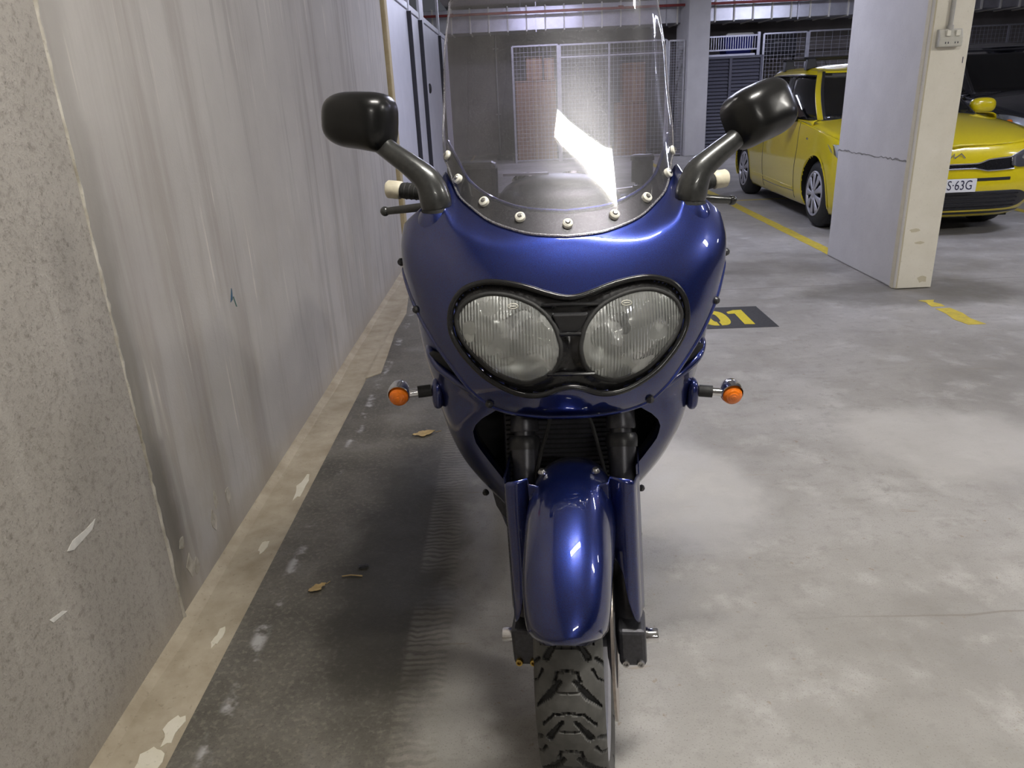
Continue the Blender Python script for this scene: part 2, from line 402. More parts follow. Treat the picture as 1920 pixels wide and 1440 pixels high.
# ------------------------------------------------------------------ the setting
def struct(name, mb, mat, parent=None, **kw):
    o = mk(name, mb, mat, parent, **kw)
    if not parent: o['kind'] = 'structure'
    return o
WX = -.965
struct('floor', MB().box(-.796, 13, -7, 19.2, -.15, 0), M['floor'], smooth=False)
gut = MB()
rows = []
rng = random.Random(3)
for i in range(131):
    y = -7+i*.2
    d = .006*rng.uniform(-1, 1)
    rows.append([(WX-.02, y, .012+.002*rng.uniform(-1, 1)), (WX+.006, y, .006+.002*rng.uniform(-1, 1)), (WX+.028+d, y, -.003), (WX+.034+d, y, -.0065), (WX+.12, y, -.0075), (-.79, y, -.007)])
gutter = struct('trim_1', gut.grid(rows), M['gutter'], smooth=False)
gutter['label'] = 'sandy rendered gutter strip along the foot of the concrete wall'; gutter['category'] = 'gutter'
# flaked paint islands in the gutter
def island(cx, cy, rx, ry, z, n=14, seed=0, h=.002):
    r = random.Random(seed); P = []
    for k in range(n):
        a = 2*pi*k/n; q = r.uniform(.55, 1.15)
        P.append((cx+rx*q*cos(a), cy+ry*q*sin(a)))
    return MB().prism(P, 'z', z-h, z)
for k, (cx, cy, rx, ry) in enumerate([(-.845, 1.22, .030, .05), (-.83, 1.31, .022, .05), (-.86, 1.15, .020, .03), (-.835, 2.45, .02, .10), (-.85, 2.05, .015, .05), (-.84, 1.62, .012, .04)]):
    mk('paint_flake', island(cx, cy, rx, ry, -.0055, seed=k), M['crust'], gutter, smooth=False)
# render that spills over the slab edge
spill = mk('render_patch', MB().prism([(-.80, 3.55), (-.735, 3.62), (-.745, 3.9), (-.765, 4.3), (-.755, 4.75), (-.80, 5.2)], 'z', -.003, .004), M['gutter'], gutter, smooth=False)

wl = struct('wall_left', MB().box(-1.3, WX, 1.706, 6.24, -.05, CEIL), M['wall'], smooth=False)
wl['label'] = 'streaked grey concrete wall panel beside the motorcycle'
wn = struct('wall_left_near', MB().box(-1.3, WX+.006, -7, 1.690, -.05, CEIL), M['wall_near'], smooth=False)
wn['label'] = 'rough pitted concrete wall panel nearest the camera'
# joint sealant: ragged bead
r = random.Random(5); rows = []
N = 150
for i in range(N+1):
    z = -.02+(CEIL+.02)*i/N
    y = 1.698+.003*sin(z*5)+.0025*r.uniform(-1, 1); w = .0075*r.uniform(.6, 1.5)*(1+.35*sin(z*9)); h = .004*r.uniform(.3, 1.3)
    rows.append([(WX-.012, y-w*1.3, z), (WX+h*.5, y-w, z), (WX+.005+h, y-w*.3, z), (WX+.004+h, y+w*.4, z), (WX-.003, y+w*1.1, z), (WX-.012, y+w*1.4, z)])
tag(struct('trim_2', MB().grid(rows), M['caulk'], ang=70), 'ragged pale sealant bead in the wall joint')
e = struct('trim_3', MB().box(-1.3, WX+.035, 6.25, 6.36, -.05, CEIL), M['edge_yellow'], smooth=False, bevel=.008)
e['label'] = 'ochre stained edge strip at the end of the concrete wall'
# scuffs and pen mark on the wall: thin paint films
def wallmark(pts, mat, parent, name, x):
    return mk(name, MB().prism(pts, 'x', x-.001, x+.0012), mat, parent, smooth=False)
bluepen = pm('blue_marker', (.03, .09, .15), .6, .2, 60, 0); greenpen = pm('green_marker', (.05, .12, .10), .6, .2, 60, 0)
wallmark([(2.425, .700), (2.452, .742), (2.455, .735), (2.447, .705)], bluepen, wl, 'pen_mark', WX)
wallmark([(2.453, .712), (2.460, .712), (2.474, .672), (2.466, .676)], greenpen, wl, 'pen_mark', WX)
white_scuff = pm('white_scuff', (.62, .60, .56), .8, .1, 60, .2)
wallmark([(1.325, .462), (1.345, .452), (1.42, .455), (1.44, .470), (1.40, .468), (1.35, .472)], white_scuff, wn, 'paint_scuff', WX+.006)
wallmark([(1.22, .372), (1.228, .360), (1.275, .352), (1.262, .362)], white_scuff, wn, 'paint_scuff', WX+.006)
for k, (y, z, s) in enumerate([(1.80, .10, .03), (1.835, .075, .022), (1.99, .13, .03), (2.03, .18, .022), (1.78, .19, .02), (2.12, .15, .03)]):
    r = random.Random(k+40); P = [(y+s*r.uniform(.4, 1)*cos(a*.6981), z+1.7*s*r.uniform(.4, 1)*sin(a*.6981)) for a in range(9)]
    wallmark(P, M['caulk'], wl, 'efflorescence_patch', WX)

struct('ceiling', MB().box(-1.3, 13, -7, 19.2, CEIL, CEIL+.2), M['ceiling'], smooth=False)
struct('wall_back', MB().box(-3.2, 13, 18.6, 18.9, -.05, CEIL), M['back'], smooth=False)
struct('wall_right', MB().box(12.8, 13.1, -7, 18.9, -.05, CEIL), M['back'], smooth=False)
struct('wall_front', MB().box(-1.3, 13, -7.3, -7, -.05, CEIL), M['back'], smooth=False)
struct('wall_left_far', MB().box(-3.2, -3.0, 6.3, 18.9, -.05, CEIL), M['back'], smooth=False)
struct('floor_far', MB().box(-3.2, -.796, 6.36, 18.9, -.15, -.001), M['floor'], smooth=False)

# pillars
def pillar(x0, x1, y0, y1, label, joints, paint=True):
    o = struct('wall_pillar', MB().box(x0, x1, y0, y1, 0, CEIL), M['pillar'], smooth=False, bevel=.012)
    tag(o, label, 'pillar')
    if paint:
        c = MB().box(x0+.022, x1+.003, y0-.005, y0+.02, .004, CEIL)
        mk('paint_coat', c, M['pillar_paint'], o, smooth=False, bevel=.003, label='cream painted front face')
        c2 = MB().prism([(x0-.002, y0+.05), (x0-.002, y0+.012), (x0+.022, y0-.004), (x0+.022, y0+.05)], 'z', .004, CEIL)
        mk('paint_edge', c2, M['edge_paint'], o, smooth=False, label='yellowed chamfered corner')
    for z in joints:
        r = random.Random(int(z*100)); rows = []
        for k in range(34):
            y = y0+.04+(y1-y0-.04)*k/33; zz = z+.006*r.uniform(-1, 1); hh = .004*r.uniform(.5, 1.5)
            rows.append([(x0-.0015, y, zz-hh), (x0-.0015, y, zz+hh), (x0+.01, y, zz+hh)])
        mk('pour_joint', MB().grid(rows), M['joint_dark'], o, smooth=False)
    return o
M['edge_paint'] = mat_conc('yellowed_edge_paint', (.52, .47, .33), (.60, .55, .42), .6, 14)
M['joint_dark'] = mat_conc('pour_joint_dirt', (.17, .16, .15), (.26, .25, .235), .8, 30)
p1 = pillar(2.445, 2.685, 4.85, 5.97, 'square concrete pillar with cream front face beside the yellow car', [.805])
# rust and scuffs on the front face
for k, (x, z, sx, sz) in enumerate([(2.53, .38, .05, .018), (2.57, .30, .045, .012), (2.62, .06, .04, .03)]):
    r = random.Random(k+9); P = [(x+sx*r.uniform(.5, 1)*cos(a*.6981), z+sz*r.uniform(.5, 1)*sin(a*.6981)) for a in range(9)]
    mk('scuff', MB().prism(P, 'y', 4.8445, 4.847), M['edge_paint'], p1, smooth=False)
mk('pencil_digit', text_mb('1', .05, lambda v: Vector((2.664+v.x, 4.8440+v.z*.3, 1.376+v.y)), .001), M['ink'], p1, smooth=False)
p2 = pillar(3.39, 3.80, 15.8, 16.95, 'pale concrete pillar standing before the louvred screen', [1.25], paint=False)

# power outlet and conduit on the near pillar
o = thing('power_outlet', (2.553, 4.845, 1.45), 'grey double power outlet on the front of the near pillar', 'outlet')
mk('box', MB().box(2.486, 2.622, 4.795, 4.845, 1.452, 1.500).prism([(4.845, 1.50), (4.795, 1.50), (4.812, 1.548), (4.845, 1.548)], 'x', 2.486, 2.622), M['outlet'], o, smooth=False, bevel=.006)
for x in (2.53, 2.585):
    mk('switch', MB().box(x-.012, x+.012, 4.785, 4.806, 1.508, 1.54), M['white_plastic'], o, smooth=False, bevel=.004)
    for dx in (-.008, .008): mk('socket_slot', MB().box(x+dx-.002, x+dx+.002, 4.793, 4.796, 1.468, 1.478), M['ink'], o, smooth=False)
mk('conduit', MB().tube([(2.552, 4.826, 1.54), (2.552, 4.826, CEIL-.01)], .0125, 12), M['conduit'], o)
mk('gland', MB().lathe([(.0, 0), (.019, 0), (.019, .03), (.0, .03)], (2.552, 4.826, 1.538)), M['conduit'], o)

# floor markings
def line(name, x0, x1, y0, y1, label, rag=.004, seed=1):
    r = random.Random(seed); n = max(3, int((y1-y0)/.15)); rows = []
    for i in range(n+1):
        y = y0+(y1-y0)*i/n
        rows.append([(x0+rag*r.uniform(-1, 1), y, .0015), (x1+rag*r.uniform(-1, 1), y, .0015)])
    o = mk(name, MB().grid(rows), M['yellow_line'], smooth=False, solid=.0012)
    return tag(o, label, 'line marking', 'yellow bay lines', 'structure')
line('trim_line_1', 2.46, 2.565, 5.98, 15.6, 'long yellow bay line running from the near pillar past the yellow car')
line('trim_line_2', 2.462, 2.56, 4.02, 4.36, 'worn yellow line stub on the floor before the near pillar', .012, 2)
line('trim_line_3', 2.478, 2.545, 4.40, 4.55, 'faded yellow scrap of line close to the near pillar foot', .02, 3)
line('trim_line_4', 4.98, 5.08, 5.98, 15.6, 'yellow bay line between the yellow car and the dark car', .004, 4)
l5 = MB().box(2.60, 4.9, 9.22, 9.27, .0003, .0014)
tag(mk('trim_line_5', l5, M['yellow_line'], smooth=False), 'thin faded yellow cross line under the yellow car', 'line marking', 'yellow bay lines', 'structure')

bp = thing('bay_number', (1.0, 4.36, 0), 'black painted floor rectangle with yellow stencilled bay number', 'floor number')
mk('ground_patch', MB().prism([(.70, 4.150), (1.464, 4.13), (1.464, 4.575), (.70, 4.595)], 'z', 0.0002, .0016), M['black_ink'], bp, smooth=False)
def D(pts, name):
    mk(name, MB().prism(pts, 'z', .0016, .0028), M['yellow_ink'], bp, smooth=False)
D([(1.252, 4.466), (1.30, 4.502), (1.351, 4.502), (1.347, 4.195), (1.289, 4.203), (1.292, 4.428), (1.252, 4.428)], 'digit_one')
def half0(s):
    cx = 1.150; out = []; 
    for k in range(13):
        a = -pi/2+pi*k/12; out.append((cx+s*(.007+.074*max(0, cos(a))**.7), 4.348+.152*math.copysign(abs(sin(a))**.8, sin(a))))
    for k in range(12, -1, -1):
        a = -pi/2+pi*k/12; out.append((cx+s*(.007+.016*max(0, cos(a))**.6), 4.350+.080*sin(a)))
    return out
D(half0(1), 'digit_zero'); D(half0(-1), 'digit_zero')

# ------------------------------------------------------------------ lamps
def lamp(x, y, L, hd, s, col, label):
    t = thing('batten_light', (x, y, CEIL-.10), label, 'ceiling light', 'ceiling batten lights')
    z1 = CEIL-.002
    mk('housing', MB().prism([(y-hd, z1), (y+hd, z1), (y+hd+.015, z1-.045), (y-hd-.015, z1-.045)], 'x', x-L/2, x+L/2), M['white_plastic'], t, smooth=False, bevel=.004)
    mk('diffuser', MB().prism([(y-hd, z1-.046), (y+hd, z1-.046), (y+hd*.8, z1-.085), (y-hd*.8, z1-.085)], 'x', x-L/2+.01, x+L/2-.01), lamp_mat(col, s), t, smooth=False)
    for k in (-1, 1): mk('end_cap', MB().box(x+k*L/2-.012, x+k*L/2+.012, y-hd-.017, y+hd+.017, z1-.09, z1), M['white_plastic'], t, smooth=False, bevel=.004)
    return t
lab = {'plain': 'white ceiling batten light above the motorcycle nose', 'r': 'unseen white batten light added as fill over the empty aisle', 'far': 'cool white ceiling light glaring above the storage cages',
       'farR': 'cool white ceiling light beyond the near pillar', 'mid': 'cool white ceiling light above the yellow car nose', 'pillar_fill': 'unseen cool white fill light added to brighten the near pillar', 'back': 'unseen white batten light added as fill behind the camera', 'side': 'cool white ceiling light at the far right of the aisle'}
for x, y, L, hd, s, col, k in LAMPS:
    t_ = lamp(x, y, L, hd, s, col, lab[k])
    if k == 'plain': t_.rotation_euler = (0, 0, radians(21))

# ------------------------------------------------------------------ motorcycle
CX = .083; AY = 1.21; AZ = .30          # centre line, front axle
bike = thing('motorcycle', (CX, 1.95, 0), 'dark blue touring motorcycle with twin headlights and tall clear windscreen', 'motorcycle')
_ax = Vector((0, .454, .891)); _ap = Vector((CX, AY+.045, .30)); _sr = Matrix.Rotation(radians(-8.0), 3, _ax)
def steer(p): return _sr @ (p-_ap)+_ap+Vector((.017, 0, 0))
def Bp(name, mb, mat, parent=None, st=False, **kw):
    if st: mb.xf(steer)
    return mk(name, mb, mat, parent or bike, **kw)
def B(u, y, z): return (CX+u, y, z)
yc = interp([.70, .735, .76, .80, .86, .91, .945, .97, 1.0, 1.03, 1.06, 1.10, 1.2], [1.338, 1.293, 1.273, 1.263, 1.262, 1.273, 1.287, 1.2985, 1.3145, 1.3338, 1.3565, 1.393, 1.503])
Wf = interp([.70, .75, .80, .85, .90, .95, 1.0, 1.03, 1.07, 1.12, 1.17, 1.2], [.235, .25, .27, .285, .297, .307, .315, .316, .31, .29, .265, .25])
ysd = interp([.7, 1.0, 1.1, 1.2], [1.47, 1.47, 1.51, 1.56])
def Ff(u, z):
    a = min(abs(u)/Wf(z), .99999); return ysd(z)-(ysd(z)-yc(z))*(1-a**2.3)**(1/2.2)
ysc = interp([1.0, 1.045, 1.06, 1.1, 1.15, 1.2, 1.25, 1.3, 1.35, 1.4, 1.45, 1.55], [1.2871, 1.3367, 1.3524, 1.3922, 1.4376, 1.4784, 1.5143, 1.5455, 1.572, 1.5937, 1.6106, 1.6302])
Ws = interp([1.0, 1.1, 1.2, 1.3, 1.4, 1.55], [.236, .234, .228, .222, .220, .212])
def Gs(u, z):
    a = min(abs(u)/Ws(z), 1.0); return ysc(z)+.14*(1-max(0, 1-a**2.2)**.5)
zlow = interp([0, .03, .085, .14, .18, .22, .25, .28, .30, .32], [.733, .733, .738, .752, .782, .83, .868, .912, .95, 1.005])
zscr = interp([0, .06, .1, .14, .172, .2, .215, .228, .24], [1.061, 1.065, 1.073, 1.085, 1.103, 1.122, 1.145, 1.172, 1.19])
ztopf = interp([0, .06, .1, .14, .172, .2, .215, .228, .245, .27, .295, .32], [1.061, 1.065, 1.073, 1.085, 1.103, 1.122, 1.145, 1.165, 1.128, 1.105, 1.085, 1.06])
HL = [(.203, .918), (.199, .937), (.188, .953), (.167, .966), (.143, .9725), (.1165, .972), (.091, .9665), (.065, .956), (.045, .9415), (.0287, .921), (.0203, .898), (.018, .877), (.0243, .852), (.038, .835), (.0565, .824), (.082, .818), (.111, .8235), (.142, .838), (.1685, .862), (.192, .8895)]
HO = [(0, .9665), (.018, .9685), (.045, .9755), (.08, .986), (.121, .9925), (.154, .9915), (.188, .979), (.209, .953), (.2155, .923), (.211, .894), (.19, .8605), (.158, .828), (.1205, .8065), (.087, .795), (.053, .795), (.0205, .8065), (0, .810)]
def cr(pts, per=4, closed=True):
    n = len(pts); out = []
    rngi = range(n) if closed else range(n-1)
    for i in rngi:
        g = (lambda k: pts[k % n]) if closed else (lambda k: pts[min(max(k, 0), n-1)])
        a, b, c, d = g(i-1), g(i), g(i+1), g(i+2)
        for k in range(per):
            t = k/per
            out.append(tuple(.5*((2*b[j])+(-a[j]+c[j])*t+(2*a[j]-5*b[j]+4*c[j]-d[j])*t*t+(-a[j]+3*b[j]-3*c[j]+d[j])*t**3) for j in range(len(b))))
    if not closed: out.append(tuple(pts[-1]))
    return out
HL = [(u, z-.0035) for u, z in HL]; HO = [(u, z-.0035) for u, z in HO]
outer = HO+[(-u, z) for u, z in HO[-2:0:-1]]
outer_s = cr(outer, 4); lens_s = cr(HL, 4)
def inside(p, poly):
    c = False; n = len(poly); j = n-1
    for i in range(n):
        if (poly[i][1] > p[1]) != (poly[j][1] > p[1]) and p[0] < (poly[j][0]-poly[i][0])*(p[1]-poly[i][1])/(poly[j][1]-poly[i][1])+poly[i][0]: c = not c
        j = i
    return c
def shrink(poly, k):
    cx = sum(p[0] for p in poly)/len(poly); cz = sum(p[1] for p in poly)/len(poly)
    return [(cx+(p[0]-cx)*k, cz+(p[1]-cz)*k) for p in poly]
# upper fairing
mb = MB(); NC = 110; NR = 60; rows = [[None]*(NC+1+2*8) for _ in range(NR+1)]
for j in range(NC+1):
    tau = -1+2*j/NC; a = sin(tau*pi/2); a = max(-.99995, min(.99995, a))
    zl = .85; zt = 1.1
    for _ in range(25): zl = zlow(abs(a)*Wf(zl))
    for _ in range(25): zt = .5*zt+.5*ztopf(abs(a)*Wf(zt))
    for i in range(NR+1):
        z = zl+(zt-zl)*i/NR; u = a*Wf(z)
        y = Ff(u, z)
        if abs(u) < .235:
            k = sstep(zscr(abs(u))-.012-.04*abs(u)/.2, zscr(abs(u))-.001, z)*(1-sstep(.215, .235, abs(u)))
            y = y*(1-k)+(Gs(u, z)+.004)*k
        rows[i][8+j] = B(u, y, z)
for i in range(NR+1):
    for s, jj in ((-1, 8), (1, 8+NC)):
        p = rows[i][jj]
        for k in range(1, 9):
            q = (p[0]-s*.004*(k/8)**2*k, p[1]+.048*k, p[2]-.006*k*(i/NR)*.6)
            rows[i][8-k if s < 0 else 8+NC+k] = q
full = MB().grid(rows)
cut = shrink(outer_s, .972)
keep = []
for f in full.f:
    c = [sum(full.v[i][k] for i in f)/4 for k in range(3)]
    if c[1] < 1.40 and inside((c[0]-CX, c[2]), cut): continue
    keep.append(f)
full.f = keep
fair = Bp('upper_fairing', full, M['blue'], solid=.004, ang=60)
# rolled lower lip of the nose
low = []
for j in range(0, NC+1):
    p = rows[0][8+j]; low.append((p[0], p[1]+.002, p[2]))
mk('lip', MB().tube(low, .0045, 8), M['blue'], fair)
boltm = mesh_of('bolt', MB().lathe([(0, .006), (.005, .006), (.008, .002), (.008, -.003), (0, -.003)], (0, 0, 0), n=10), M['black_satin'])
for u, z in [(.318, 1.0), (.286, .922), (.150, .762)]:
    for s in (-1, 1):
        y = Ff(u, z); inst('bolt', boltm, fair, (CX+s*u, y-.002, z), dirrot((s*.7, -.7, 0)))
# headlight surround
sur = MB(); st = .0045; idx = {}
for i in range(-50, 51):
    for k in range(0, 48):
        u = i*st; z = .785+k*st
        cu, cz = u+st/2, z+st/2
        if not inside((cu, cz), shrink(outer_s, .995)): continue
        if inside((abs(cu), cz), shrink(lens_s, 1.02)): continue
        ids = []
        for du, dz in ((0, 0), (st, 0), (st, st), (0, st)):
            key = (round((u+du)/st), round((z+dz)/st*1))
            if key not in idx:
                uu, zz = u+du, z+dz
                d = min(math.hypot(abs(uu)-q[0], zz-q[1]) for q in lens_s[::2])
                idx[key] = len(sur.v); sur.v.append(B(uu, Ff(uu, zz)+.006*sstep(.0, .02, d)-.002, zz))
            ids.append(idx[key])
        sur.f.append(tuple(ids))
surr = Bp('headlight_surround', sur, M['black_gloss'], ang=60)
mk('rim', MB().tube([B(u, Ff(u, z)-.003, z) for u, z in outer_s], .0058, 10, closed=True), M['black_gloss'], surr)
mk('trim_bar', MB().tube([B(u, Ff(u, .953)-.004, .9525-.001*abs(u/.05)) for u in [-.05+.01*k for k in range(11)]], .0035, 8), M['black_gloss'], surr)
mk('trim_bar', MB().tube([B(u, Ff(u, .832)-.004, .832) for u in [-.042+.0084*k for k in range(11)]], .0035, 8), M['black_gloss'], surr)
tp = [(-.032, .938), (.032, .938), (.019, .904), (-.019, .904)]
mk('badge_panel', MB().prism(tp, 'y', yc(.92)-.003, yc(.92)+.012).xf(lambda p: p+Vector((CX, 0, 0))), M['black_satin'], surr, smooth=False, bevel=.003)
mk('badge_lip', MB().tube([B(u, yc(.904)-.004, .9035) for u in [-.019, -.008, .008, .019]], .003, 8), M['black_gloss'], surr)
for s in (-1, 1):
    hl = Bp('headlight', MB().tube([B(s*u, Ff(u, z)-.001, z) for u, z in lens_s], .0048, 10, closed=True), M['rubber'], label='round clear headlight on the image %s' % ('right' if s > 0 else 'left'))
    cu = sum(p[0] for p in lens_s)/len(lens_s); cz = sum(p[1] for p in lens_s)/len(lens_s)
    rows = []
    for k in range(13):
        q = k/12; rows.append([])
        for u, z in lens_s:
            uu = cu+(u-cu)*q; zz = cz+(z-cz)*q
            rows[-1].append(B(s*uu, Ff(uu, zz)-.003-.016*(1-q**2.4), zz))
    mk('lens', MB().grid(rows, cu=True), M['lens'], hl, ang=70)
    rows = []
    for k in range(13):
        q = .999-k/12*.93; rows.append([])
        for u, z in lens_s:
            uu = cu+(u-cu)*q; zz = cz+(z-cz)*q
            rows[-1].append(B(s*uu, Ff(u, z)*q+Ff(cu, cz)*(1-q)+.004+.085*(1-q**2), zz))
    mk('reflector', MB().grid(rows, cu=True), M['reflector'], hl, ang=70)
    yb = Ff(cu, cz)
    mk('bulb_cap', MB().lathe([(0, 0), (.008, .002), (.012, .012), (.012, .05), (.016, .07), (.02, .085)], B(s*(cu-.004), yb+.02, cz), (0, 1, 0), 16), M['fork'], hl)
    mk('lens_emblem', MB().tube([B(s*(cu-.005)+.009*cos(a*.5236), Ff(cu, .953)-.0135, .953+.0045*sin(a*.5236)) for a in range(12)], .0009, 6, closed=True)
       .tube([B(s*(cu-.005)-.005, Ff(cu, .953)-.0137, .953), B(s*(cu-.005)+.005, Ff(cu, .953)-.0137, .953)], .0009, 6), M['white_plastic'], hl)

# windscreen
rows = []
for i in range(49):
    v = i/48; row = []
    for j in range(61):
        t = -1+2*j/60; a = sin(t*pi/2*.985)
        z0 = zscr(abs(a)*.236); z1 = 1.53-.05*abs(a)**3; z = z0+(z1-z0)*v; u = a*Ws(z)
        fl = .010*sstep(.93, 1.0, abs(a))*sstep(1.14, 1.25, z)*(1-sstep(1.36, 1.5, z))
        row.append(B(u+math.copysign(fl, u), Gs(u, z)-fl*.6, z))
    rows.append(row)
scr_rows = rows
ws = Bp('windscreen', MB().grid(rows), M['screen'], ang=70, label='tall smoke tinted windscreen')
edge = rows[0]+[r[-1] for r in rows[1:]]+rows[-1][::-1][1:]+[r[0] for r in rows[::-1]][1:-1]
mk('edge', MB().tube(edge, .0022, 8, closed=True), M['screen_edge'], ws)
# fairing lip behind the screen
rows = []
zin = interp([0, .07, .13, .178, .203, .225], [1.098, 1.103, 1.119, 1.148, 1.185, 1.215])
for i in range(9):
    row = []
    for j in range(61):
        a = sin((-1+2*j/60)*pi/2*.97); 
        u = a*.226; z0 = zscr(abs(u))-.008; z1 = zin(abs(u)); z = z0+(z1-z0)*i/8
        row.append(B(u, Gs(u, z)+.0075, z))
    rows.append(row)
lip = Bp('screen_mount', MB().grid(rows), M['lip'] if 'lip' in M else M['black_satin'], solid=.003, ang=70)
mk('rolled_edge', MB().tube(rows[-1], .004, 8), M['blue'], lip)
wash = mesh_of('washer', MB().lathe([(0, .004), (.006, .005), (.0092, .003), (.0095, 0), (.0095, -.004), (0, -.004)], (0, 0, 0), n=18), M['white_plastic'])
scrw = mesh_of('screw', MB().lathe([(0, .0075), (.003, .0075), (.0048, .0055), (.0048, .002), (0, .002)], (0, 0, 0), n=12), M['steel'])
for u in (-.2215, -.199, -.148, -.082, .003, .089, .154, .206, .2245):
    zz = {.2215: 1.190, .199: 1.150, .148: 1.114, .082: 1.090, .003: 1.0785, .089: 1.089, .154: 1.112, .206: 1.148, .2245: 1.185}[abs(u)]
    e = .002; nrm = Vector((-(Gs(u+e, zz)-Gs(u-e, zz))/(2*e), 1, -(Gs(u, zz+e)-Gs(u, zz-e))/(2*e))); nrm = -nrm.normalized()
    w = inst('screen_washer', wash, ws, Vector(B(u, Gs(u, zz), zz))+nrm*.003, dirrot(nrm))
    c = bpy.data.objects.new('screw', scrw); COL.objects.link(c); c.parent = w

# lower side fairings
W2 = interp([.33, .40, .49, .555, .62, .665, .74, .80, .9, 1.0], [.11, .15, .208, .238, .255, .264, .278, .290, .303, .310])
UI = interp([.33, .45, .54, .6, .64, .665, .69, .712, .735, .76, .85, 1.0], [.06, .098, .142, .172, .188, .19, .178, .150, .120, .14, .19, .22])
YE = interp([.33, .54, .66, .75, .85, .95, 1.0], [1.53, 1.44, 1.395, 1.365, 1.37, 1.42, 1.44])
for s in (-1, 1):
    rows = []
    for i in range(41):
        z = .33+(1.0-.33)*i/40; row = []
        w, ui, ye = W2(z), UI(z), YE(z)
        row.append(B(s*(ui-.006), ye+.035, z)); row.append(B(s*(ui-.004), ye+.012, z))
        for k in range(13):
            t = pi/2*k/12; row.append(B(s*(ui+(w-ui)*sin(t)**.9), ye+.15*(1-cos(t)), z))
        for k in range(1, 11):
            row.append(B(s*(w-.0025*k*sstep(.5, .9, z)), ye+.15+(2.15-ye-.15)*k/10, z))
        rows.append(row)
    sf = Bp('side_fairing', MB().grid(rows), M['blue'], solid=.004, ang=60)
    inst('bolt', boltm, sf, B(s*.178, 1.52, .452), dirrot((s*.6, -.8, -.1)))
    # vent pocket and bar between nose and side panel
    vp = MB().ellip(B(s*.240, 1.385, .812), (.010, .045, .036), 18, 10, rot=Matrix.Rotation(s*radians(38), 3, 'Y') @ Matrix.Rotation(s*radians(-35), 3, 'Z'))
    mk('vent_pocket', vp, M['dark'], sf)
    mk('vent_bar', MB().tube(cr([B(s*.175, 1.345, .765), B(s*.215, 1.352, .792), B(s*.25, 1.372, .815), B(s*.268, 1.41, .832), B(s*.27, 1.45, .835)], 4, False), .0085, 10), M['blue'], sf)
    # indicator pod
    dz = -.022 if s > 0 else -.004
    mk('indicator_pod', MB().ellip(B(s*.262, 1.445, .735+dz), (.013, .025, .034), 16, 12, e=.8), M['blue'], sf)
    ind = Bp('indicator', MB().tube([B(s*.275, 1.44, .742+dz), B(s*.302, 1.435, .741+dz)], .0125, 14), M['rubber'], label='amber round indicator on a short stalk')
    mk('stalk', MB().tube([B(s*.300, 1.435, .741+dz), B(s*.325, 1.43, .740+dz)], .0085, 14), M['chrome'], ind)
    c0 = Vector(B(s*.340, 1.425, .737+dz))
    mk('bulb_housing', MB().lathe([(0, .040), (.010, .038), (.018, .028), (.0225, .012), (.0228, -.002), (.021, -.003)], c0+Vector((0, -.002, .004)), (-.0, 1, .25), 20), M['chrome'], ind)
    mk('amber_lens', MB().lathe([(0, .0155), (.004, .0152), (.0045, .0142), (.009, .0135), (.0095, .0122), (.014, .0105), (.0145, .0095), (.019, .006), (.0215, 0), (.0225, -.006)], c0, (0, -1, -.1), 24), M['amber'], ind, ang=25)
# closing panel under the chin, radiator, inner dark shell
Bp('inner_fairing', MB().prism([(-.05, .40), (.05, .40), (.15, .50), (.21, .60), (.235, .70), (.25, .92), (-.25, .92), (-.235, .70), (-.21, .60), (-.15, .50)], 'y', 1.53, 1.55).xf(lambda p: p+Vector((CX, 0, 0))), M['dark'], smooth=False)
rad = Bp('radiator', MB().box(CX-.13, CX+.13, 1.485, 1.52, .50, .70), M['dark_metal'], smooth=False, bevel=.004)
fin = mesh_of('fin', MB().box(-.125, .125, -.003, .003, -.0012, .0012), M['black_satin'], smooth=False)
for k in range(17): inst('radiator_fin', fin, rad, B(0, 1.483, .51+k*.0113))
Bp('horn', MB().lathe([(0, -.01), (.03, -.008), (.036, 0), (.036, .012), (0, .02)], B(-.02, 1.43, .705), (0, -1, -.2), 20), M['dark_metal'])

# mirrors
def mirror_housing(c, rx, rz, dep, rot, sg):
    rows = []; n = 40; m = 14
    def sq(a, e): return math.copysign(abs(a)**e, a)
    def fl(a): return 1+.10*cos(a)+(.26*max(0, sg*cos(a))*max(0, -sin(a))**.5)
    for i in range(m+1):
        q = i/m; th = q*pi/2; r_ = sin(th)**.62; d = -dep*cos(th)**.9
        rows.append([tuple(Vector(c)+rot @ Vector((rx*r_*sq(cos(2*pi*k/n), .62), d, rz*r_*sq(sin(2*pi*k/n), .62)*fl(2*pi*k/n)))) for k in range(n)])
    for d, sc in ((.012, 1.0), (.020, .985), (.022, .93)):
        rows.append([tuple(Vector(c)+rot @ Vector((rx*sc*sq(cos(2*pi*k/n), .62), d, rz*sc*sq(sin(2*pi*k/n), .62)*fl(2*pi*k/n)))) for k in range(n)])
    return MB().grid(rows, cu=True), [tuple(Vector(c)+rot @ Vector((rx*.93*sq(cos(2*pi*k/n), .62), .019, rz*.93*sq(sin(2*pi*k/n), .62)*fl(2*pi*k/n)))) for k in range(n)]
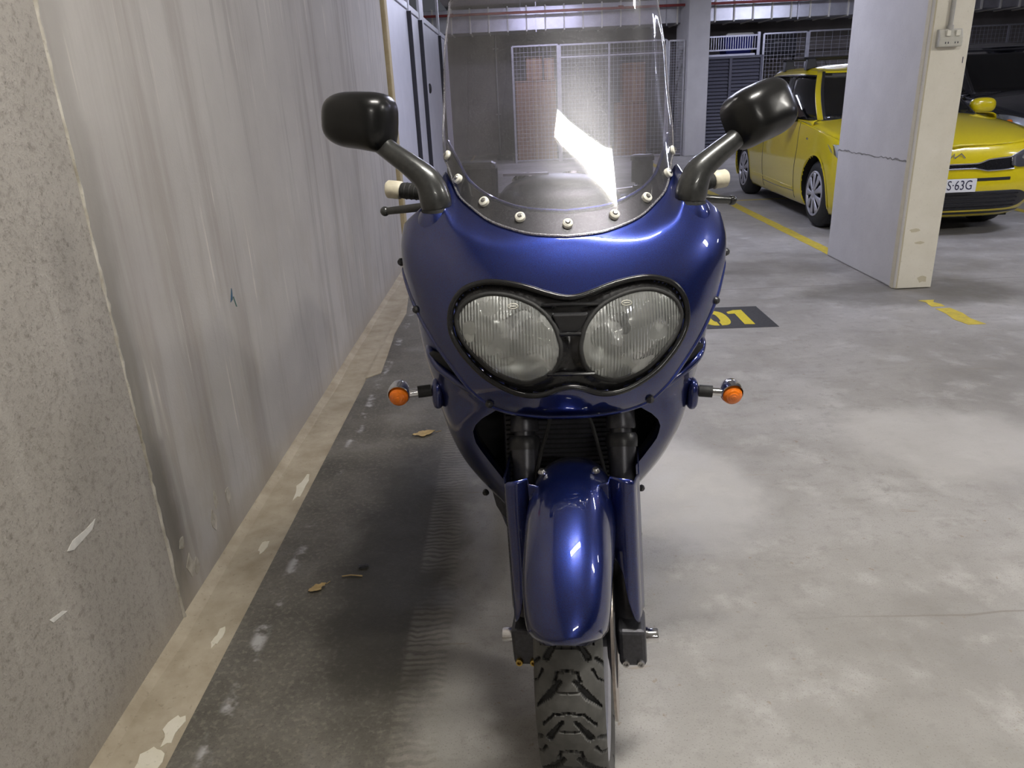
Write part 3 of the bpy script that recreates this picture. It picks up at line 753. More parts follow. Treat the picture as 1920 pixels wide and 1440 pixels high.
for s in (-1, 1):
    if s < 0:
        c = B(-.381, 1.515, 1.263); rot = Matrix.Rotation(radians(4), 3, 'Y') @ Matrix.Rotation(radians(-14), 3, 'Z') @ Matrix.Rotation(radians(-4), 3, 'X'); rx, rz = .072, .050
        rx, rz = .071, .052
    else:
        c = B(.372, 1.515, 1.252); rot = Matrix.Rotation(radians(-16), 3, 'Y') @ Matrix.Rotation(radians(30), 3, 'Z') @ Matrix.Rotation(radians(-14), 3, 'X'); rx, rz = .070, .053
    hb, gl = mirror_housing(c, rx, rz, .058, rot, -s)
    mi = Bp('mirror', hb, M['mirror_shell'], ang=50, label='black rear view mirror on the image %s' % ('right' if s > 0 else 'left'))
    g = MB(); g.add(gl, [tuple(range(len(gl)))]); mk('mirror_glass', g, M['chrome'], mi)
    path = cr([B(s*.240, 1.452, 1.106), B(s*.243, 1.452, 1.128), B(s*.255, 1.456, 1.156), B(s*.285, 1.465, 1.182), B(s*.319, 1.48, 1.205), B(s*.341, 1.495, 1.221)], 4, False)
    n = len(path); rad_ = interp([0, .12, .35, .6, .85, 1], [.0285, .0300, .0270, .0215, .0190, .0195])
    mk('stem', MB().tube(path, [rad_(i/(n-1)) for i in range(n)], 16), M['stem'], mi)
    e0 = Vector(path[-1]); d0 = (e0-Vector(path[-3])).normalized()
    mk('collar', MB().lathe([(.0, -.004), (.019, -.004), (.020, .002), (.018, .010), (.017, .020), (0, .03)], e0, d0, 18), M['black_satin'], mi)
    mk('gaiter', MB().lathe([(.0, -.012), (.030, -.012), (.029, -.002), (.026, .006), (0, .01)], B(s*.240, 1.452, 1.104), (s*.05, -.05, 1), 20), M['rubber'], mi)
    mk('mirror_boss', MB().lathe([(.044, -.020), (.039, -.008), (.0345, .0), (.031, .005), (.0, .006)], B(s*.240, 1.454, 1.096), (s*.05, -.12, 1), 24), M['blue'], fair)

# handlebars, grips, levers
for s in (-1, 1):
    hb = Bp('handlebar', MB().tube([B(s*.11, 1.60, 1.10), B(s*.2, 1.63, 1.105), B(s*.30, 1.665, 1.112), B(s*.325, 1.675, 1.113)], .011, 12), M['steel'])
    mk('grip', MB().tube([B(s*.205, 1.632, 1.1055), B(s*.215, 1.636, 1.106), B(s*.33, 1.676, 1.113), B(s*.336, 1.678, 1.1135)], [.015, .0175, .0175, .0165], 16), M['rubber'], hb)
    for k in range(10):
        q = k/9; p = Vector(B(s*(.225+.10*q), 1.6395+.035*q, 1.1066+.006*q))
        mk('grip_ridge', MB().lathe([(.0172, -.003), (.0186, 0), (.0172, .003)], p, (s*.94, .34, .06), 14), M['rubber'], hb)
    mk('bar_end', MB().tube([B(s*.337, 1.678, 1.1135), B(s*.340, 1.679, 1.114), B(s*.366, 1.688, 1.116), B(s*.370, 1.689, 1.116)], [.017, .0195, .0195, .016], 16), M['cream'], hb)
    lv = cr([B(s*.17, 1.585, 1.098), B(s*.22, 1.575, 1.096), B(s*.30, 1.60, 1.086), B(s*.37, 1.635, 1.076)], 5, False)
    mk('lever', MB().tube(lv, [.0085-.0025*i/(len(lv)-1) for i in range(len(lv))], 10, flat=1.3), M['stem'], hb)
    mk('lever_ball', MB().ellip(lv[-1], (.0105, .0105, .0105), 14, 10), M['stem'], hb)
    mk('lever_perch', MB().tube([B(s*.155, 1.60, 1.10), B(s*.2, 1.60, 1.10)], .018, 12), M['black_satin'], hb)
    mk('switch_block', MB().box(CX+s*.185-.02, CX+s*.185+.02, 1.60, 1.65, 1.085, 1.13), M['black_satin'], hb, smooth=False, bevel=.006)
res = Bp('fluid_reservoir', MB().lathe([(0, 0), (.022, 0), (.022, .04), (.020, .044), (0, .044)], B(.17, 1.59, 1.125), (0, 0, 1), 18), M['black_satin'])
mk('cap', MB().lathe([(.024, 0), (.024, .008), (.02, .011), (0, .011)], B(.17, 1.59, 1.168), (0, 0, 1), 18), M['dark_metal'], res)
# dash
dash = Bp('instrument_cowl', MB().ellip(B(0, 1.60, 1.06), (.135, .11, .085), 26, 14, e=.75), M['black_satin'])
for u, rr in ((-.06, .038), (.03, .038), (.10, .022)):
    gd = mk('gauge', MB().lathe([(rr, 0), (rr, .012), (rr*.9, .014), (rr*.88, .008), (0, .008)], B(u, 1.655, 1.115), (0, .6, .8), 20), M['black_gloss'], dash)
    mk('gauge_face', MB().lathe([(rr*.86, .009), (0, .009)], B(u, 1.655, 1.115), (0, .6, .8), 20), M['white_plastic'], gd)
for k in range(4):
    mk('vent_slat', MB().box(CX-.115+.0, CX-.02, 1.612+.016*k, 1.616+.016*k, 1.1425-.001*k, 1.1475-.001*k), M['silver_paint'], dash, smooth=False)
Bp('dash_panel', MB().grid([[B(-.20+.4*i/14, 1.44+.10*abs(-1+2*i/14)**2+.12*k/5, 1.070+.045*abs(-1+2*i/14)**2-.004*k) for i in range(15)] for k in range(6)]), M['blue'], solid=.004)
Bp('fuse_box', MB().box(CX-.205, CX-.125, 1.56, 1.62, 1.06, 1.175), M['dark_metal'], smooth=False, bevel=.012)
Bp('key_barrel', MB().lathe([(0, 0), (.022, 0), (.022, .03), (.017, .034), (0, .034)], B(.0, 1.70, 1.09), (0, .3, 1), 18), M['steel'])
Bp('cable', MB().tube(cr([B(-.06, 1.62, 1.10), B(-.10, 1.50, 1.05), B(-.06, 1.40, .86), B(-.03, 1.38, .73), B(-.06, 1.36, .60), B(-.10, 1.28, .45)], 5, False), .004, 8), M['rubber'])
Bp('cable', MB().tube(cr([B(.05, 1.62, 1.10), B(.06, 1.50, 1.02), B(.02, 1.41, .86), B(.025, 1.38, .73), B(.05, 1.37, .68), B(.09, 1.31, .52)], 5, False), .004, 8), M['rubber'])

# front wheel --------------------------------------------------------------
R0 = .30; HWT = .057
def tyre_section(w):           # w in -1.3..1.3 across tread; returns lateral, radius
    a = w*1.02
    if abs(w) <= 1: return HWT*sin(a*pi/2*.88)/sin(pi/2*.88), R0-.030*(1-cos(a*pi/2*.88))/(1-cos(pi/2*.88))
    k = (abs(w)-1)/.3; return math.copysign(HWT*(1-.22*k*k), w), R0-.030-.050*k
SEG = [((.15, 0), (.44, .20), .030, .050), ((.44, .20), (.78, .36), .050, .020), ((.0, .37), (.30, .40), .012, .012), ((.30, .40), (.55, .55), .012, .014), ((.55, .55), (.57, .56), .022, .022),
       ((.13, .48), (.43, .72), .016, .055), ((.64, .74), (1.05, .87), .026, .05), ((.54, .875), (.70, 1.0), .013, .012), ((.54, .875), (.545, .88), .024, .024), ((.70, 1.0), (.98, 1.06), .012, .012), ((0, .87), (.20, .89), .012, .012), ((.20, .89), (.25, 1.0), .012, .018), ((0, .12), (.30, .13), .008, .008), ((0, .60), (.24, .62), .008, .008)]
NP = 14; PXm = .061; PV = 2*pi*R0/NP
def groove(w, v):
    d = 0; x = abs(w)*PXm
    for (a, b, t0, t1) in SEG:
        ax_, ay_, bx_, by_ = a[0]*PXm, a[1]*PV, b[0]*PXm, b[1]*PV
        for off in (-1, 0, 1):
            y = (v+off)*PV
            if y < min(ay_, by_)-.006 or y > max(ay_, by_)+.006: continue
            L2 = (bx_-ax_)**2+(by_-ay_)**2; t = max(0, min(1, ((x-ax_)*(bx_-ax_)+(y-ay_)*(by_-ay_))/L2))
            dist = math.hypot(x-ax_-t*(bx_-ax_), y-ay_-t*(by_-ay_)); hw = (t0+(t1-t0)*t)*PXm*1.5
            if dist < hw+.0006: d = max(d, 1 if dist < hw-.0004 else .5)
    return d
NV = 46; NWd = 92
per = [[groove(-1.3+2.6*j/NWd, i/NV) for j in range(NWd+1)] for i in range(NV)]
rows = []; flags = []
for i in range(NP*NV):
    th = 2*pi*i/(NP*NV); row = []
    for j in range(NWd+1):
        w = -1.3+2.6*j/NWd; x, r_ = tyre_section(w); g = per[i % NV][j]
        r_ -= .007*g; flags.append(g)
        row.append(B(x, AY-r_*cos(th), AZ+r_*sin(-th)))
    rows.append(row)
# v grows downward on the front of the tyre
fw = Bp('front_wheel', MB().lathe([(.045, -.055), (.030, -.058), (.022, -.06), (.022, .06), (.030, .058), (.045, .055)], B(0, AY, AZ), (1, 0, 0), 24), M['dark_metal'], st=True)
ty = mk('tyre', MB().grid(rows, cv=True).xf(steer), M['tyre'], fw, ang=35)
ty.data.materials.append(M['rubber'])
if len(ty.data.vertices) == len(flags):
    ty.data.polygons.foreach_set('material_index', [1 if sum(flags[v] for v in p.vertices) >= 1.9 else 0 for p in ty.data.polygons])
mk('rim', MB().lathe([(.222, -.047), (.226, -.049), (.222, -.051), (.208, -.046), (.198, -.02), (.196, 0), (.198, .02), (.208, .046), (.222, .051), (.226, .049), (.222, .047), (.2, .0)], B(0, AY, AZ), (1, 0, 0), 48).xf(steer), M['silver_paint'], fw)
for k in range(3):
    a = 2*pi*k/3+.5
    p0 = Vector((0, cos(a), sin(a)))
    t_ = Vector((0, -sin(a), cos(a)))
    mb = MB()
    for q in (-1, 1):
        mb.tube([Vector(B(0, AY, AZ))+p0*.035+t_*.012*q, Vector(B(0, AY, AZ))+p0*.12+t_*.016*q, Vector(B(0, AY, AZ))+p0*.20+t_*.03*q], [.016, .012, .016], 10)
    mk('spoke', mb.xf(steer), M['silver_paint'], fw)
for s in (-1, 1):
    dr = []
    mk('brake_disc', MB().lathe([(.098, s*.066), (.155, s*.066), (.155, s*.071), (.098, s*.071), (.098, s*.066)], B(0, AY, AZ), (1, 0, 0), 56).xf(steer), M['disc'], fw, ang=30)
    mk('disc_carrier', MB().lathe([(.04, s*.055), (.10, s*.064), (.10, s*.069), (.04, s*.060)], B(0, AY, AZ), (1, 0, 0), 24).xf(steer), M['dark_metal'], fw)
# forks
for s in (-1, 1):
    def leg(z): return B(s*.098, AY+(z-.30)*.509, z)
    fk = Bp('fork', MB().tube([leg(.27), leg(.30), leg(.40), leg(.60), leg(.625), leg(.64)], [.024, .028, .0265, .0265, .029, .028], 20), M['fork'], st=True)
    mk('fork_tube', MB().tube([leg(.63), leg(1.06)], .0215, 20).xf(steer), M['fork'], fk)
    mk('fork_shroud', MB().tube([leg(.66), leg(.665), leg(.68), leg(.80)], [.0285, .030, .0285, .0280], 20).xf(steer), M['fork'], fk)
    mk('dust_seal', MB().lathe([(.0315, -.014), (.0325, -.006), (.0325, .008), (.029, .014)], leg(.64), (0, .454, .891), 20).xf(steer), M['black_satin'], fk)
    foot = MB().box(CX+s*.103-.026, CX+s*.103+.026, AY-.045, AY+.03, .262, .345)
    mk('axle_clamp', foot.xf(steer), M['dark_metal'], fk, smooth=False, bevel=.008)
    for q in (-.014, .014):
        mk('pinch_bolt', MB().lathe([(0, .005), (.0035, .005), (.004, .0095), (.0065, .0095), (.0075, .006), (.0075, 0)], B(s*.103+q, AY-.0425, .272), (0, -1, .15), 12).xf(steer), M['steel'] if s > 0 else M['brass'], fk)
    mk('axle_nut', MB().lathe([(0, .034), (.007, .034), (.0075, .040), (.0135, .040), (.0145, .038), (.0145, .02), (.017, .02), (.017, 0)], B(s*.113, AY, AZ), (s, 0, 0), 18).xf(steer), M['chrome'], fk)
    cal = Bp('brake_caliper', MB().box(CX+s*.062-.022, CX+s*.062+.034, AY+.075, AY+.155, .29, .40), M['dark_metal'], st=True, smooth=False, bevel=.01)
    mk('caliper_bolt', MB().lathe([(0, .006), (.007, .006), (.008, 0)], B(s*.097, AY+.115, .345), (s, 0, 0), 12).xf(steer), M['steel'], cal)
Bp('lower_yoke', MB().tube([B(-.125, AY+.255, .80), B(0, AY+.285, .80), B(.125, AY+.255, .80)], .034, 14, flat=.5), M['black_satin'], st=True)
Bp('upper_yoke', MB().tube([B(-.125, AY+.385, 1.05), B(0, AY+.415, 1.05), B(.125, AY+.385, 1.05)], .030, 14, flat=.4), M['dark_metal'], st=True)
# front mudguard -----------------------------------------------------------
rows = []
hwf = interp([36, 40, 48, 60, 75, 95, 135], [.052, .062, .069, .073, .077, .080, .078])
rf = interp([36, 45, 60, 80, 100, 135], [.343, .348, .351, .353, .350, .345])
for i in range(49):
    ph = 37+(138-37)*i/48; hw = hwf(ph); r0 = rf(ph); row = []
    if ph < 41: hw *= .72+.28*sqrt(max(0, (ph-37)/4))
    for j in range(41):
        t = -1+2*j/40
        x = hw*sin(t*pi/2)**1 if abs(t) <= 1 else hw
        x = math.copysign(abs(sin(t*pi/2))**.85, t)*hw
        drop = (.085 if ph < 55 else .085+.03*sstep(55, 75, ph))*(1-cos(t*pi/2)**.75)
        r_ = r0-drop
        a = radians(ph)
        row.append(B(x, AY-r_*cos(a), AZ+r_*sin(a)))
    rows.append(row)
mud = Bp('front_mudguard', MB().grid(rows), M['blue'], st=True, solid=-.003, ang=60)
def smin(a, b, k):
    h = max(k-abs(a-b), 0)/k; return min(a, b)-h*h*k*.25
def y_dome(x, z):
    dz = z-AZ; best = 9
    for it in range(3):
        ph = 70 if it == 0 else math.degrees(math.atan2(dz, max(.001, AY-y_)))
        ph = min(max(ph, 37), 138); hw = hwf(ph); q = abs(x)/hw
        if q >= 1: return AY+.06
        t = math.asin(q**(1/.85))*2/pi; r_ = rf(ph)-(.085 if ph < 55 else .085+.03*sstep(55, 75, ph))*(1-cos(t*pi/2)**.75)
        y_ = AY-sqrt(max(.0, r_*r_-dz*dz))
    return y_
zcut = interp([.040, .058, .070, .080, .090, .100, .110, .120, .130], [.545, .50, .480, .478, .462, .405, .372, .360, .360])
for s in (-1, 1):
    rows = []
    for j in range(26):
        x = .046+(.1295-.046)*j/25; row = []
        z0 = zcut(x); z1 = .634+.008*sin((x-.046)/.0835*pi)-.014*sstep(.112, .13, x)
        for i in range(29):
            z = z0+(z1-z0)*i/28; fy = 1.168+(z-.38)*.21; yb = fy+.062
            q = min(1, abs(x-.101)/.0300)
            ycv = fy+(yb-fy)*(1-sqrt(max(0, 1-q**2.2)))
            val = fy+.030-.020*sstep(.48, .64, z)
            y = smin(smin(y_dome(x, z)-.0015, val, .05), ycv, .04)
            if x > .118: y = y*(1-sstep(.118, .1295, x))+(yb-.005)*sstep(.118, .1295, x)
            row.append(B(s*x, y, z))
        rows.append(row)
    for k in range(1, 5): rows.append([(p[0]+s*.0004*k, p[1]+.028*k, p[2]) for p in rows[25]])
    mk('fork_cover', MB().grid(rows).xf(steer), M['blue'], mud, solid=.0025, ang=60)
    mk('cover_bolt', MB().lathe([(0, .005), (.005, .005), (.0075, .001), (.0075, -.002)], B(s*.124, AY+.045, .50), (s*.9, -.4, 0), 10).xf(steer), M['dark_metal'], mud)
for u in (-.05, .05):
    mk('mudguard_bolt', MB().lathe([(0, .006), (.005, .006), (.008, .001), (.008, -.002)], B(u, AY+.035, .644), (0, 0, 1), 10).xf(steer), M['steel'], mud)

# rest of the machine -------------------------------------------------------
def loft(secs, n=28, e=.75):
    rows = []
    for (y, hx, z0, z1) in secs:
        cz, hz = (z0+z1)/2, (z1-z0)/2
        rows.append([B(math.copysign(abs(cos(2*pi*k/n))**e, cos(2*pi*k/n))*hx, y, cz+math.copysign(abs(sin(2*pi*k/n))**e, sin(2*pi*k/n))*hz) for k in range(n)])
    return MB().grid(rows, cu=True)
Bp('fuel_tank', loft([(1.74, .02, .90, .95), (1.76, .11, .86, 1.03), (1.82, .155, .82, 1.075), (1.95, .175, .80, 1.09), (2.08, .165, .79, 1.07), (2.20, .12, .78, .99), (2.26, .09, .78, .90), (2.27, .02, .82, .86)]), M['blue'], ang=60)
Bp('filler_cap', MB().lathe([(.036, 0), (.036, .006), (.03, .009), (0, .009)], B(0, 1.93, 1.088), (0, -.05, 1), 20), M['steel'])
Bp('seat', loft([(2.22, .03, .80, .86), (2.24, .11, .78, .875), (2.40, .155, .78, .865), (2.55, .165, .79, .875), (2.62, .155, .80, .92), (2.85, .14, .82, .945), (2.92, .09, .84, .94), (2.93, .02, .87, .91)]), M['seat'], ang=60)
Bp('tail_fairing', loft([(2.20, .10, .68, .78), (2.35, .165, .66, .80), (2.60, .18, .68, .84), (2.85, .16, .74, .88), (3.02, .09, .80, .89), (3.04, .02, .83, .86)]), M['blue'], ang=60)
Bp('engine_block', loft([(1.60, .05, .45, .60), (1.62, .17, .30, .74), (1.85, .20, .24, .78), (2.15, .20, .26, .74), (2.28, .15, .30, .62), (2.30, .05, .40, .5)], 24, .45), M['dark_metal'], ang=50)
Bp('belly_pan', loft([(1.54, .03, .30, .36), (1.58, .12, .22, .42), (1.8, .17, .19, .44), (2.1, .15, .20, .40), (2.18, .05, .25, .34)], 24, .6), M['blue'], ang=60)
rwh = Bp('rear_wheel', MB().lathe([(.05, -.08), (.025, -.085), (.025, .085), (.05, .08)], B(0, 2.70, .31), (1, 0, 0), 24), M['dark_metal'])
mk('tyre', MB().lathe([(.222, -.072), (.24, -.082), (.265, -.085), (.29, -.065), (.305, -.035), (.31, 0), (.305, .035), (.29, .065), (.265, .085), (.24, .082), (.222, .072)], B(0, 2.70, .31), (1, 0, 0), 56), M['tyre'], rwh)
mk('rim', MB().lathe([(.224, -.07), (.21, -.065), (.20, 0), (.21, .065), (.224, .07)], B(0, 2.70, .31), (1, 0, 0), 48), M['silver_paint'], rwh)
for k in range(3):
    a = 2*pi*k/3; p0 = Vector((0, cos(a), sin(a)))
    mk('spoke', MB().tube([Vector(B(0, 2.70, .31))+p0*.04, Vector(B(0, 2.70, .31))+p0*.2], [.03, .022], 10), M['silver_paint'], rwh)
for s in (-1, 1):
    Bp('swingarm', MB().tube([B(s*.11, 2.22, .40), B(s*.115, 2.45, .36), B(s*.115, 2.72, .31)], .026, 12), M['dark_metal'])
    Bp('silencer', MB().tube([B(s*.16, 2.15, .27), B(s*.19, 2.3, .29), B(s*.215, 2.42, .33), B(s*.225, 2.95, .44), B(s*.225, 2.99, .45)], [.02, .022, .05, .052, .035], 18), M['chrome'])
    Bp('foot_peg', MB().tube([B(s*.19, 2.28, .36), B(s*.29, 2.29, .36)], .013, 10), M['rubber'])
    Bp('stand_leg', MB().tube([B(s*.10, 2.22, .30), B(s*.15, 2.33, .06), B(s*.17, 2.36, .012)], [.013, .013, .012], 10), M['black_satin'])
Bp('tail_lamp', MB().box(CX-.09, CX+.09, 3.0, 3.045, .80, .86), M['amber'], smooth=False, bevel=.01)

# ------------------------------------------------------------------ cars
def car(name, cx, y0, sc, paint, label, rack, plate, glassmat, kz=1.0):
    L = 4.06; hw = .8625
    root = thing(name, (cx, y0+2.0, 0), label, 'car')
    def P(x, s, z): return (cx+x*sc, y0+s*sc, z*sc*kz if z > .62 else z*sc)
    def C(nm, mb, mat, parent=None, **kw): return mk(nm, mb, mat, parent or root, **kw)
    sf = interp([.16, .22, .30, .42, .55, .66, .72, .78, .84, .95, 1.05], [.13, .06, .02, .0, .012, .03, .055, .11, .20, .40, .55])
    sr = interp([.16, .25, .45, .7, .85, 1.05], [3.96, 4.02, 4.06, 4.05, 4.0, 3.93])
    wz = interp([.16, .25, .4, .55, .68, .80, .92, 1.0, 1.05], [.80, .835, .855, .8625, .858, .852, .835, .815, .80])
    NF = 3.4; DF = .62; DR = .5
    def plan(a, z):
        """a: 0 front centre .. 1 rear centre, right half"""
        w = wz(z); f = sf(z); r_ = sr(z)
        if a < .3:
            t = a/.3*pi/2; return w*sin(t)**(2/NF)*1.0 if t > 0 else 0, f+DF*(1-cos(t)**(2/NF)) if t < pi/2 else f+DF
        if a > .75:
            t = (1-a)/.25*pi/2; return w*sin(t)**(2/NF) if t > 0 else 0, r_-DR*(1-max(0, cos(t))**(2/NF))
        q = (a-.3)/.45; return w, f+DF+(r_-DR-f-DF)*q
    def Sx(x, z):
        w = wz(z); q = min(abs(x)/w, .9999); return sf(z)+DF*(1-(1-q**NF)**(1/NF))
    def ztop(a):
        x, s = plan(a, .9)
        return interp([-1, .2, .45, .62, 1.0, 1.4, 2.2, 3.2, 3.8, 4.2], [.725, .735, .775, .83, .90, .94, .955, .975, .99, .99])(s if a > 0 else 0)
    NA = 520; NZ = 40
    AX = (.83, 3.41); RAr = .345
    rows = []
    aa = [-1+2*i/NA for i in range(NA+1)]
    for i in range(NZ+1):
        row = []
        for a in aa:
            zt = ztop(abs(a)); z = .16+(zt-.16)*i/NZ; x, s = plan(abs(a), z)
            row.append([math.copysign(x, a), s, z])
        rows.append(row)
    for row in rows:
        for p in row:
            if abs(p[0]) > .6:
                for ax in AX:
                    d = math.hypot(p[1]-ax, p[2]-.31)
                    if abs(d-RAr) < .0115 and d > 0: p[1] = ax+(p[1]-ax)*RAr/d; p[2] = .31+(p[2]-.31)*RAr/d
    V = [p for r_ in rows for p in r_]; n1 = NA+1; F = []
    for i in range(NZ):
        for j in range(NA):
            ids = (i*n1+j, i*n1+j+1, (i+1)*n1+j+1, (i+1)*n1+j)
            m_ = [sum(V[k][q] for k in ids)/4 for q in range(3)]
            if abs(m_[0]) > .6 and any(math.hypot(m_[1]-ax, m_[2]-.31) < RAr-.002 for ax in AX): continue
            F.append(ids)
    body = C('body', MB().add([P(*p) for p in V], F), paint, solid=.006, ang=50)
    # bonnet
    top = rows[-1]; fr = [k for k in range(n1) if abs(aa[k]) <= .30+.45*.15]
    half = [k for k in fr if aa[k] >= 0]
    cent = interp([0, .1, .3, .6, .9, 1.15], [.725, .762, .83, .90, .955, .985])
    rows_h = []
    half_pts = [top[k] for k in half if top[k][1] < 1.2]
    for p in half_pts:
        row = []
        for q in range(25):
            t = -1+2*q/24; x = p[0]*t; bulge = (cent(p[1])-p[2])*(1-abs(t)**2.6)
            row.append(P(x, p[1]-.02*(1-t*t), p[2]+bulge))
        rows_h.append(row)
    C('bonnet', MB().grid(rows_h), paint, solid=.006, ang=50)
    C('bonnet_seam', MB().tube([P(x, Sx(x, .715)+.01, .716+.002) for x in [-.62+.062*k for k in range(21)]], .003, 6), M['ink'])
    # greenhouse
    def loop(a, b):
        """b 0 belt .. 1 roof edge ; a -1..1 (0 windscreen centre)"""
        t = a*pi
        e0, e1 = 2/7, 2/5
        sg = lambda v, e: math.copysign(abs(v)**e, v)
        x0, s0 = .800*sg(sin(t), e0), 2.46-1.42*sg(cos(t), e0)
        x1, s1 = .575*sg(sin(t), e1), 2.66-.82*sg(cos(t), e1)
        z0 = interp([1, 1.4, 2.2, 3.2, 3.9], [.955, .945, .955, .98, 1.0])(s0)
        z1 = interp([1.8, 2.2, 2.7, 3.3, 3.5], [1.395, 1.425, 1.43, 1.41, 1.385])(s1)
        bl = .05*sin(b*pi)
        x = x0+(x1-x0)*b+math.copysign(bl*abs(sin(t))**.5, x0)*.7; s = s0+(s1-s0)*b-bl*.35*cos(t)
        return x, s, z0+(z1-z0)*b
    def patch(nm, a0, a1, b0, b1, mat, na=16, nb=8, parent=None, off=0, skip=None, solid=.004):
        rows_ = []
        for i in range(nb+1):
            row = []
            for j in range(na+1):
                p = loop(a0+(a1-a0)*j/na, b0+(b1-b0)*i/nb); row.append(P(*p))
            rows_.append(row)
        return C(nm, MB().grid(rows_), mat, parent, solid=solid, ang=50)
    A1, A2, B1, B2, C1, C2 = .215, .272, .475, .497, .72, .80
    patch('windscreen', -A1, A1, .02, .93, glassmat, 30, 10)
    patch('roof_header', -A1-.005, A1+.005, .93, 1, paint, 30, 2)
    for s in (-1, 1):
        patch('front_pillar', s*A1, s*A2, 0, 1, paint, 8, 10)
        patch('pillar_seal', s*(A1-.022), s*(A1+.004), 0, .95, M['black_satin'], 4, 10, solid=-.006)
        patch('side_window', s*A2, s*B1, .03, .86, glassmat, 14, 8)
        patch('door_pillar', s*B1, s*B2, 0, .88, M['black_gloss'], 4, 8)
        patch('side_window', s*B2, s*C1, .03, .86, glassmat, 14, 8)
        patch('rear_pillar', s*C1, s*C2, 0, 1, paint, 8, 10)
        patch('roof_rail', s*A2, s*C1, .86, 1, paint, 30, 3)
        patch('window_seal', s*A2, s*C1, .845, .875, M['black_gloss'], 30, 1, solid=-.005)
        patch('belt_seal', s*A2, s*C1, 0, .035, M['black_gloss'], 30, 1, solid=-.004)
        patch('rear_window', s*C2, s*1.0, .05, .9, glassmat, 14, 8)
        patch('rear_header', s*C2, s*1.0, .9, 1, paint, 14, 2)
        patch('hatch_sill', s*C2, s*1.0, 0, .05, paint, 14, 2)
    patch('wiper_cowl', -A1-.02, A1+.02, -.02, .025, M['black_satin'], 30, 2)
    rows_r = []
    for k in range(1, 40):
        a = k/40; x, s, z = loop(a, 1)
        rows_r.append([P(x*(-1+2*q/20), s, z+.035*(1-abs(-1+2*q/20)**2.2)*sin(min(1, (s-1.8)/.35)*pi/2)*sin(min(1, max(0, (3.52-s)/.3))*pi/2)) for q in range(21)])
    C('roof', MB().grid(rows_r), paint, solid=.006, ang=50)
    # shoulder deck that closes the body up to the window line
    for s in (-1, 1):
        rows_ = []
        for k in range(41):
            q = k/40; st_ = 1.02+2.75*q
            zi = interp([1, 1.4, 2.2, 3.2, 3.9], [.955, .945, .955, .98, 1.0])(st_)
            zo = interp([.62, 1.0, 1.4, 2.2, 3.2, 3.8], [.83, .90, .94, .955, .975, .99])(st_)
            rows_.append([P(s*wz(zo), st_, zo), P(s*.828, st_, zo+(zi-zo)*.6+.006), P(s*.795, st_, zi)])
        C('shoulder', MB().grid(rows_), paint, solid=-.004, ang=60)
    # wheels and arches
    for ax in AX:
        for s in (-1, 1):
            arch = MB()
            arch.lathe([(RAr-.004, 0), (RAr+.014, 0), (RAr+.012, .006), (RAr-.004, .006)], (0, 0, 0), (s, 0, 0), 36)
            pts = [v for v in arch.v]
            keep = MB(); rows_ = []
            for k in range(37):
                th = -.28+(pi+.56)*k/36; yy = ax+RAr*cos(th); zz = .31+RAr*sin(th)
                zc = max(zz, .17); w = wz(zc)
                if ax < 1:
                    q_ = min(1, max(0, (yy-sf(zc))/DF)); w = w*(1-(1-q_)**NF)**(1/NF) if q_ < 1 else w
                rows_.append([P(s*(w-.25), yy, zz), P(s*(w-.004), yy, zz), P(s*(w+.005), ax+(RAr+.002)*cos(th), .31+(RAr+.002)*sin(th)), P(s*(w+.002), ax+(RAr+.024)*cos(th), .31+(RAr+.024)*sin(th))])
            C('wheel_arch', MB().grid([r_[1:] for r_ in rows_]), paint, ang=50)
            C('arch_liner', MB().grid([r_[:2] for r_ in rows_]), M['dark'], ang=50)
            xo = .835; c = Vector(P(s*xo, ax, .31)); axs = (s, 0, 0)
            wh = C('wheel', MB().lathe([(.195, -.02), (.20, -.006), (.225, .0), (.255, -.004), (.285, -.02), (.303, -.04), (.310, -.07), (.310, -.15), (.300, -.18), (.24, -.20), (.1, -.20)], c, axs, 40), M['rubber'], ang=35)
            mk('backing_disc', MB().lathe([(.205, -.02), (.0, -.035)], c, axs, 30), M['dark'], wh)
            mk('rim_ring', MB().lathe([(.207, -.018), (.207, .002), (.20, .006), (.188, .002), (.184, -.012)], c, axs, 40), M['silver_paint'], wh)
            blade = []
            for k in range(9):
                a = 2*pi*k/9
                mb = MB(); pr = [(.035, .020), (.07, .017), (.12, .026), (.165, .038), (.190, .034)]
                r1 = []; 
                for (rr, hh) in pr:
                    da = hh/rr
                    hz_ = .010-.012*(rr/.19)
                    r1.append([tuple(c+Vector((s*(hz_+ (.004 if abs(q) < .5 else 0)), cos(a+q*da)*rr, sin(a+q*da)*rr))) for q in (-1, -.4, .4, 1)])
                mb.grid(r1); mk('wheel_blade', mb, M['silver_paint'], wh, solid=.004, ang=30)
            mk('hub_cap', MB().lathe([(0, .018), (.02, .017), (.036, .012), (.044, .002), (.046, -.02)], c, axs, 24), M['silver_paint'], wh)
    C('underbody', MB().box(cx-.60*sc, cx+.60*sc, y0+.2*sc, y0+3.85*sc, .15*sc, .35*sc), M['dark'], smooth=False)
    # nose panels
    def panel(nm, xs, zt_, zb_, mat, off, parent=None, n=14, th=.004):
        rows_ = []
        for k in range(len(xs)):
            x = xs[k]; row = []
            for i in range(n+1):
                z = zb_(x)+(zt_(x)-zb_(x))*i/n; row.append(P(x, Sx(x, z)-off, z))
            rows_.append(row)
        return C(nm, MB().grid(rows_), mat, parent, solid=th, ang=50)
    lin = lambda a, b, n: [a+(b-a)*k/n for k in range(n+1)]
    gt = interp([0, .17, .23, .28, .50], [.603, .603, .615, .632, .648]); gb = interp([0, .17, .23, .28, .50], [.572, .572, .562, .552, .560])
    ab = lambda f: (lambda x: f(abs(x)))
